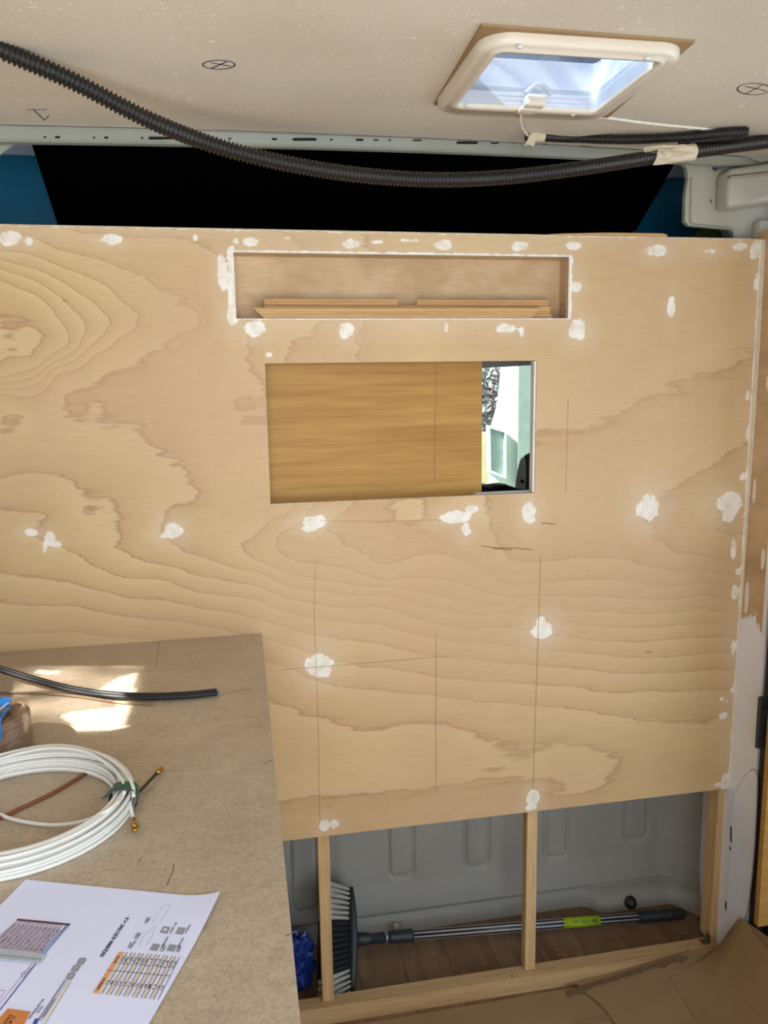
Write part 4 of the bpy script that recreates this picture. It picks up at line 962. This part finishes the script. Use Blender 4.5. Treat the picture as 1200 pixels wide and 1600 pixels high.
# green tape band around the bundle
ang = math.atan2(at(196, 1244, Z=ZT + .015)[1] - cc[1], at(196, 1244, Z=ZT + .015)[0] - cc[0])
rad = np.array([math.cos(ang), math.sin(ang), 0]); tan = np.array([-rad[1], rad[0], 0]); cen = np.array([cc[0], cc[1], ZT + .0145]) + rad * .1235
V = []; Fc = []; k = 16
for s in range(6):
    u = s / 5 - .5; 
    for i in range(k):
        a = 2 * math.pi * i / k; ca, sa = math.cos(a), math.sin(a); sq = (abs(ca) ** 3 + abs(sa) ** 3) ** (-1 / 3)
        p = cen + tan * u * .022 + rad * ca * sq * .0165 + np.array([0, 0, 1]) * sa * sq * .0150
        V.append(p + np.array(noise.noise_vector(Vector(p * 90))) * .001)
for s in range(5):
    for i in range(k): a = s * k + i; b = s * k + (i + 1) % k; Fc.append((a, b, b + k, a + k))
V = [np.array([p[0], p[1], max(p[2], ZT + .0003)]) for p in V]
mesh('tape_band', (V, Fc), m_green, t, True)
mesh('tape_tail', slab([tuple(cen + np.array(o)) for o in ((-.014, .002, .012), (-.016, -.010, .008), (-.026, -.006, .002), (-.020, .002, .006))], (0, 0, .0008)), m_green, t)
# fittings
a = np.array(at(208, 1280, Z=ZT + .0045)); b = np.array(at(209, 1289, Z=ZT + .0045))
mesh('ferrule', tube([a, b], .0031, 12), m_brass, t, True)
e2 = np.array(at(211, 1294, Z=ZT + .0045)); mesh('eyelet', tube([e2 + .0042 * np.array([math.cos(w_), math.sin(w_), 0]) for w_ in [2 * math.pi * i / 18 for i in range(18)]], .0013, 8, closed=True), m_brass, t, True, label='small brass pulling eye')
mesh('ball_joint', tube([b + (e2 - b) * s for s in (0, .2, .4)], [.001, .0036, .001], 12), m_brass, t, True)
P = [at(190, 1262, Z=ZT + .004), at(213, 1242, Z=ZT + .006), at(232, 1222, Z=ZT + .006), at(247, 1206, Z=ZT + .006)]
mesh('spring_leader', corrugated(P, .0021, .0014, .0005, 8, 60), plain('dark_spring_steel', rgb(70, 52, 40), .35, .6), t, True, label='dark spring leader')
mesh('brass_tip', tube([at(245, 1208, Z=ZT + .006), at(247, 1206, Z=ZT + .006), at(251, 1202, Z=ZT + .006), at(253, 1200, Z=ZT + .006)], [.0026, .0036, .0038, .0026], 12), m_brass, t, True, label='brass tip of the leader')
setp(mesh('brown_wire', tube(spline([at(-40, 1290, Z=ZT + .003), at(0, 1278, Z=ZT + .003), at(30, 1264, Z=ZT + .003), at(75, 1243, Z=ZT + .003), at(105, 1226, Z=ZT + .003), at(136, 1207, Z=ZT + .003)], 40), .0026, 8), m_wire, None, True),
     'short brown insulated wire lying inside the white nylon coil', 'wire')

# ------------------------------------------------------------------ printed sheet
A_ = np.array(at(40, 1376, Z=ZT)); B_ = np.array(at(346, 1406, Z=ZT)); u_ = B_ - A_; u_ /= np.linalg.norm(u_); v_ = np.array([u_[1], -u_[0], 0])
if v_[1] > 0: v_ = -v_
V = []; Fc = []; nu, nv = 28, 36
def paper_z(s, r_): # slight curl: far left corner and right edge lift a little
    return ZT + .0012 + .008 * max(0, (s - .8) / .2) ** 2 * max(0, 1 - r_ / .25) ** 1.5
for i in range(nu + 1):
    for j in range(nv + 1):
        p = A_ + u_ * .2165 * i / nu + v_ * .297 * j / nv; V.append((p[0], p[1], paper_z(i / nu, j / nv)))
for i in range(nu):
    for j in range(nv): a = i * (nv + 1) + j; Fc.append((a, a + nv + 1, a + nv + 2, a + 1))
t = thing('printed_sheet', 'white A4 paper with printed electrical scheme and tables on the worktop', 'paper', tuple(A_ + u_ * .1 + v_ * .15))
page = mesh('page', (V, Fc), m_paper, t, True)
def pz(p):
    d_ = np.array(p) - A_; return paper_z(min(1, max(0, np.dot(d_, u_) / .2165)), max(0, np.dot(d_, v_) / .297))
def onp(px, py, lift=.0003):
    p = np.array(at(px, py, Z=ZT + .0015)); p[2] = pz(p) + lift; return p
def m_col(name, c): return plain(name, c, .6, var=.02)
inks = {k_: m_col('print_' + k_, c) for k_, c in dict(orange=rgb(222, 160, 110), deep_orange=rgb(208, 132, 72), grey=rgb(150, 150, 160), beige=rgb(214, 206, 192), black=rgb(40, 40, 60), brown=rgb(86, 56, 66), mauve=rgb(200, 188, 206),
        rule=rgb(110, 100, 110), blue=rgb(60, 90, 160), cream=rgb(226, 222, 205), pink=rgb(190, 150, 175), faint=rgb(200, 200, 220), ruler=rgb(178, 186, 190), white=rgb(226, 230, 244)).items()}
def poly(name, pts_, ink, lift=.0003): return mesh(name, ([onp(*q_, lift) for q_ in pts_], [tuple(range(len(pts_)))]), inks[ink], t)
def line(name, pts_, w_, ink, lift=.0004): return mesh(name, ribbon([onp(*q_, lift) for q_ in pts_], w_, UPZ, .00005), inks[ink], t)
def ptext(s, p0, p1, hgt, ink='black', bold=.02):
    a = onp(*p0, .0005); b = onp(*p1, .0005); r = b - a; up = np.array([-r[1], r[0], 0]); return text_mesh('printed_text', s, a, r, up, np.linalg.norm(r), inks[ink], t, bold, height=hgt)
ptext('ESQUEMA ELÈCTRIC v1.0', (161, 1495), (202, 1434), None, bold=.035)
# orange headed table at the right
c00 = (145, 1551); c01 = (186, 1487); c11 = (281, 1495); c10 = (247, 1562)       # near-left, far-left, far-right, near-right
def tb(a, b):    # a along the rows (0..1 left to right), b from near to far
    return tuple((1 - a) * ((1 - b) * c00[i] + b * c01[i]) + a * ((1 - b) * c10[i] + b * c11[i]) for i in (0, 1))
poly('table_header', [tb(0, 0), tb(.075, 0), tb(.075, 1), tb(0, 1)], 'orange')
nr = 14
for i in range(nr):
    a0, a1 = .075 + .925 * i / nr, .075 + .925 * (i + 1) / nr
    if i % 2 == 0: poly('table_row', [tb(a0, 0), tb(a1, 0), tb(a1, 1), tb(a0, 1)], 'beige')
    line('table_rule', [tb(a1, 0), tb(a1, 1)], .0006, 'rule')
    ptext('%s' % ['12', '8', '10', '14', '13', '11', '8', '9', '6', '4', '1', '11', '16', '15'][i], tb(a1 - .012, .22), tb(a1 - .012, .32), .0016, bold=.01)
    ptext('%s' % ['1,26', '0,80', '1,5', '1,25', '4,8', '2,40', '3,20', '1,1', '2,74', '5,1', '8,22', '1,2', '4,75', '0,6'][i], tb(a1 - .012, .72), tb(a1 - .012, .9), .0016, bold=.01)
line('table_rule', [tb(0, .55), tb(1, .55)], .0006, 'rule')
ptext('DISTRIBUCIÓ', tb(.06, .08), tb(.06, .36), .0022, bold=.02); ptext('SECCIÓ', tb(.06, .72), tb(.06, .9), .0022, bold=.02)
# switch and socket symbols with captions
def tile(cx_, cy_, w_=14, h_=12):
    poly('symbol_tile', [(cx_ - w_ * .62, cy_ + h_ * .35), (cx_ - w_ * .2, cy_ - h_ * .5), (cx_ + w_ * .62, cy_ - h_ * .35), (cx_ + w_ * .25, cy_ + h_ * .5)], 'grey')
for cx_, cy_ in ((242, 1480), (268, 1481), (258, 1453), (282, 1455)): tile(cx_, cy_)
poly('symbol_dot', [(258 + 3 * math.cos(a), 1453 + 2.2 * math.sin(a)) for a in [i * .7 for i in range(9)]], 'white', .0006)
poly('symbol_dot', [(281 + 1 * math.cos(a), 1456 + .8 * math.sin(a)) for a in [i * .7 for i in range(9)]], 'white', .0006); poly('symbol_dot', [(284 + 1 * math.cos(a), 1454 + .8 * math.sin(a)) for a in [i * .7 for i in range(9)]], 'white', .0006)
for s, p0, p1 in (('x1 COMMUTADOR', (251, 1487), (264, 1464)), ('DOBLE', (255, 1487), (260, 1478)), ('x2 COMMUTADOR', (276, 1488), (288, 1466)), ('DOBLE', (280, 1488), (284, 1479)), ('x4 SORT. USB', (267, 1459), (277, 1442)), ('x1 ENDOLL', (291, 1460), (299, 1446)),
                  ('x1 SORT.', (227, 1443), (233, 1433)), ('TRIPLE', (230, 1443), (236, 1434)), ('x1 SORT.', (211, 1467), (218, 1457)), ('DOBLE', (215, 1467), (221, 1458)), ('x2 SORT.', (201, 1482), (207, 1472)), ('SENSILL', (205, 1482), (214, 1469))):
    ptext(s, p0, p1, .0019, bold=.02)
line('faint_outline', [(238, 1442), (252, 1420), (258, 1413), (266, 1414), (262, 1422), (250, 1440)], .0006, 'faint')
line('faint_outline', [(217, 1478), (224, 1464), (232, 1455), (243, 1447), (238, 1462), (228, 1478)], .0006, 'faint')
# three sockets drawn in a chain with their leads
for cx_, cy_ in ((127, 1502), (118, 1513), (110, 1525)):
    poly('socket_symbol', [(cx_ - 8, cy_ + 4), (cx_ - 4, cy_ - 4), (cx_, cy_ - 6), (cx_ + 8, cy_ - 5), (cx_ + 8, cy_ - 2), (cx_ + 3, cy_ + 5), (cx_ - 2, cy_ + 6)], 'grey')
    for dx, dy in ((-1, 1.2), (1.5, -1.2)): poly('symbol_dot', [(cx_ + dx + .9 * math.cos(a), cy_ + dy + .8 * math.sin(a)) for a in [i * .7 for i in range(9)]], 'white', .0006)
line('lead_line', [(104, 1531), (62, 1596)], .0022, 'mauve'); line('lead_line', [(102, 1531), (59, 1595)], .0008, 'blue', .0005); line('lead_line', [(110, 1532), (68, 1600)], .0030, 'cream'); line('lead_line', [(111, 1533), (70, 1601)], .0004, 'rule', .0005)
ptext('INTERRUPTOR GENERAL', (69, 1590), (88, 1560), .0018); ptext('INTERRUPTOR', (47, 1592), (70, 1561), .0019); ptext('DE TALL', (60, 1583), (68, 1572), .0019)
poly('blue_symbol', [(50, 1602), (54, 1592), (60, 1591), (58, 1600), (54, 1606)], 'blue')
# boxed list at the left
l00 = (-50, 1490); l01 = (27, 1437); l11 = (109, 1444); l10 = (68, 1492)
poly('list_header', [(27, 1435.5), (110, 1443.5), (109, 1446.5), (26, 1438.5)], 'brown', .0005)
poly('list_field', [(27, 1438), (98, 1446), (62, 1490), (-30, 1484)], 'mauve', .0002)
for i in range(12):
    s = i / 11; a = (27 + 77 * s, 1438 + 8 * s); b = (-20 + 82 * s, 1484 + 8 * s)
    line('list_rule', [a, b], .0004 if i < 11 else .0011, 'rule' if i < 11 else 'blue')
    if i < 11:
        a2 = (a[0] * .88 + b[0] * .12 + 4, a[1] * .88 + b[1] * .12 + .6); b2 = (a[0] * .12 + b[0] * .88 + 4, a[1] * .12 + b[1] * .88 + .6)
        ptext(['CONVERTIDOR', 'BOMBA AIGUA', 'LLUMS SOSTRE', 'NEVERA 12V', 'CARREGADOR', 'VENTILADOR', 'LLUM CUINA', 'ENDOLL USB', 'ESCALFADOR', 'BATERIA', 'SOLAR'][i], b2, a2, .0016, bold=.01)
line('box_outline', [(107, 1446), (58, 1503), (0, 1578), (-30, 1616)], .0011, 'blue'); line('box_outline', [(52, 1503), (-10, 1580)], .0006, 'pink')
line('box_outline', [(-20, 1545), (9, 1548), (-8, 1570)], .0007, 'pink')
line('key_symbol', [(33, 1525), (35, 1519), (40, 1519), (38, 1526), (33, 1527)], .0005, 'rule'); line('key_symbol', [(42, 1521), (47, 1511), (49, 1516)], .0005, 'rule')
poly('orange_box', [(12, 1576), (48, 1581), (32, 1612), (-14, 1606)], 'deep_orange', .0005)
ptext('BATERIA', (8, 1602), (20, 1586), .003, 'brown'); ptext('AGM 12V', (14, 1604), (26, 1588), .003, 'brown')
# strip ruler lying on the sheet
t2 = thing('strip_ruler', 'short grey metal ruler end lying on the printed sheet', 'ruler', tuple(onp(30, 1497)))
rl = [onp(-40, 1479, .0008), onp(74, 1492, .0008), onp(63, 1506, .0008), onp(-40, 1497, .0008)]
rb = mesh('ruler_blade', slab([tuple(p) for p in rl], (0, 0, .0008)), inks['ruler'], t2)
for i in range(16): mesh('graduation', ribbon([onp(2 + i * 4.1, 1493.5 + i * .45, .0018), onp(1 + i * 4.1, 1495.6 + i * .45, .0018)], .0006, UPZ, .00005), m_ink, rb)

# ------------------------------------------------------------------ the cab and outdoors, seen through the opening
mesh('trim_7', slab(pxy([(700, 540), (860, 540), (860, 569), (700, 578)], .75), (0, .04, 0)), m_headl, kind='structure')
t = thing('cab_seat', 'black cab seat top showing at the bottom of the opening', 'seat', tuple(np.array(at(775, 775, Y=.75)) - np.array([0, 0, .5])))
sp = pxy([(735, 762), (752, 760), (765, 762), (775, 763), (785, 761), (797, 760), (810, 764), (822, 768), (850, 772), (850, 950), (735, 950)], .70)
sp = sp[:9] + [(sp[8][0], .70, 0.0), (sp[0][0], .70, 0.0)]
mesh('seat_back', slab(sp, (0, .1, 0)), m_seat, t)
a = at(768, 757, Y=.72); b = at(791, 764, Y=.72); mesh('headrest_guide', bx(a[0], b[0], .70, .74, b[2], a[2], .004, 3), m_rubber, t, True)
t = thing('seat_belt_pillar', 'pale grey pillar trim with belt bolt beside the door', 'pillar', tuple(np.array(at(815, 765, Y=.95)) - np.array([0, 0, .3])))
mesh('pillar_trim', slab(pxy([(804, 772), (806, 752), (809, 735), (813, 720), (817, 716), (821, 720), (822, 740), (819, 800), (800, 800)], .93), away(.05)), m_trim, t)
mesh('door_frame', slab(pxy([(815, 722), (820, 713), (828, 709), (850, 708), (850, 800), (817, 800), (821, 760), (821, 735)], .99), away(.05)), m_rubber, t)
p = at(816, 752, Y=.928); mesh('belt_bolt', disc(p, .006, (0, -1, 0), .006, 14), m_rubber, t, True)
gl = mesh('window_1', bx(XR + .07, XR + .075, .8, 2.3, .95, 1.66), m_glass, kind='structure')
# building outdoors
t = thing('white_building', 'sunlit white rendered building seen through the opening', 'building', (2.2, 3.4, -.6))
bo = [(783, 540), (782, 575), (780, 600), (777, 625), (773, 645), (768, 662), (764, 672), (762, 700), (762, 800)]
bo = pxy(bo, 3.2); bo = bo + [(bo[-1][0], 3.2, -.6), (2.6, 3.2, -.6), (2.6, 3.2, 2.2), (bo[0][0], 3.2, 2.2)]
mesh('render_wall', slab(bo, away(.25)), m_render, t)
fr = [(764, 665), (791, 673), (791, 748), (765, 738)]
mesh('door_surround', slab(pxy(fr, 3.14), (0, .06, 0), [pxy([(766, 669), (789, 676), (789, 744), (767, 735)], 3.14)]), m_white, t)
mesh('door_leaf', slab(pxy([(766, 669), (789, 676), (789, 744), (767, 735)], 3.17), (0, .03, 0)), m_rough, t)
setp(mesh('roughcast_pier', slab([(at(811, 600, Y=2.9)[0], 2.9, -.6), (2.3, 2.9, -.6), (2.3, 2.9, 2.2), (at(810, 600, Y=2.9)[0], 2.9, 2.2)], away(.2)), m_rough), 'pale grey roughcast pier beside the white building', 'pier')
setp(mesh('stone_wall', slab([(.9, 3.6, -.6), (at(763, 700, Y=3.6)[0], 3.6, -.6), (at(763, 676, Y=3.6)[0], 3.6, at(763, 676, Y=3.6)[2]), (.9, 3.6, at(763, 676, Y=3.6)[2])], (0, .12, 0)), m_stone), 'yellowish stone wall left of the white building', 'wall')
t = thing('flowering_bush', 'leafy bush with pink flowers beyond the stone wall', 'bush', tuple(np.array(at(760, 660, Y=4.2)) * np.array([1, 1, 0]) + np.array([0, 0, -.6])))
for nm, mt, cnt, sz in (('leaves', m_leaf, 5200, .024), ('flowers', m_pink, 2600, .016)):
    V = []; Fc = []
    for _ in range(cnt):
        c = np.array(at(rnd.uniform(690, 795), rnd.uniform(540, 682), Y=4.2)) + np.array([0, rnd.uniform(-.25, .35), 0]) + np.array([rnd.gauss(0, .02)] * 3)
        a = np.array([rnd.gauss(0, 1) for _ in range(3)]); a /= np.linalg.norm(a); b = np.cross(a, [rnd.gauss(0, 1) for _ in range(3)]); b /= np.linalg.norm(b); n = len(V)
        V += [c - a * sz, c + b * sz * .6, c + a * sz, c - b * sz * .6]; Fc.append((n, n + 1, n + 2, n + 3))
    mesh(nm, (V, Fc), mt, t, kind='stuff')
mesh('branch', tube([np.array(at(745, 690, Y=4.3)) * np.array([1, 1, 0]) + np.array([0, 0, -.6]), at(745, 660, Y=4.3), at(755, 580, Y=4.3)], [.04, .03, .01], 8), m_split, t, True)
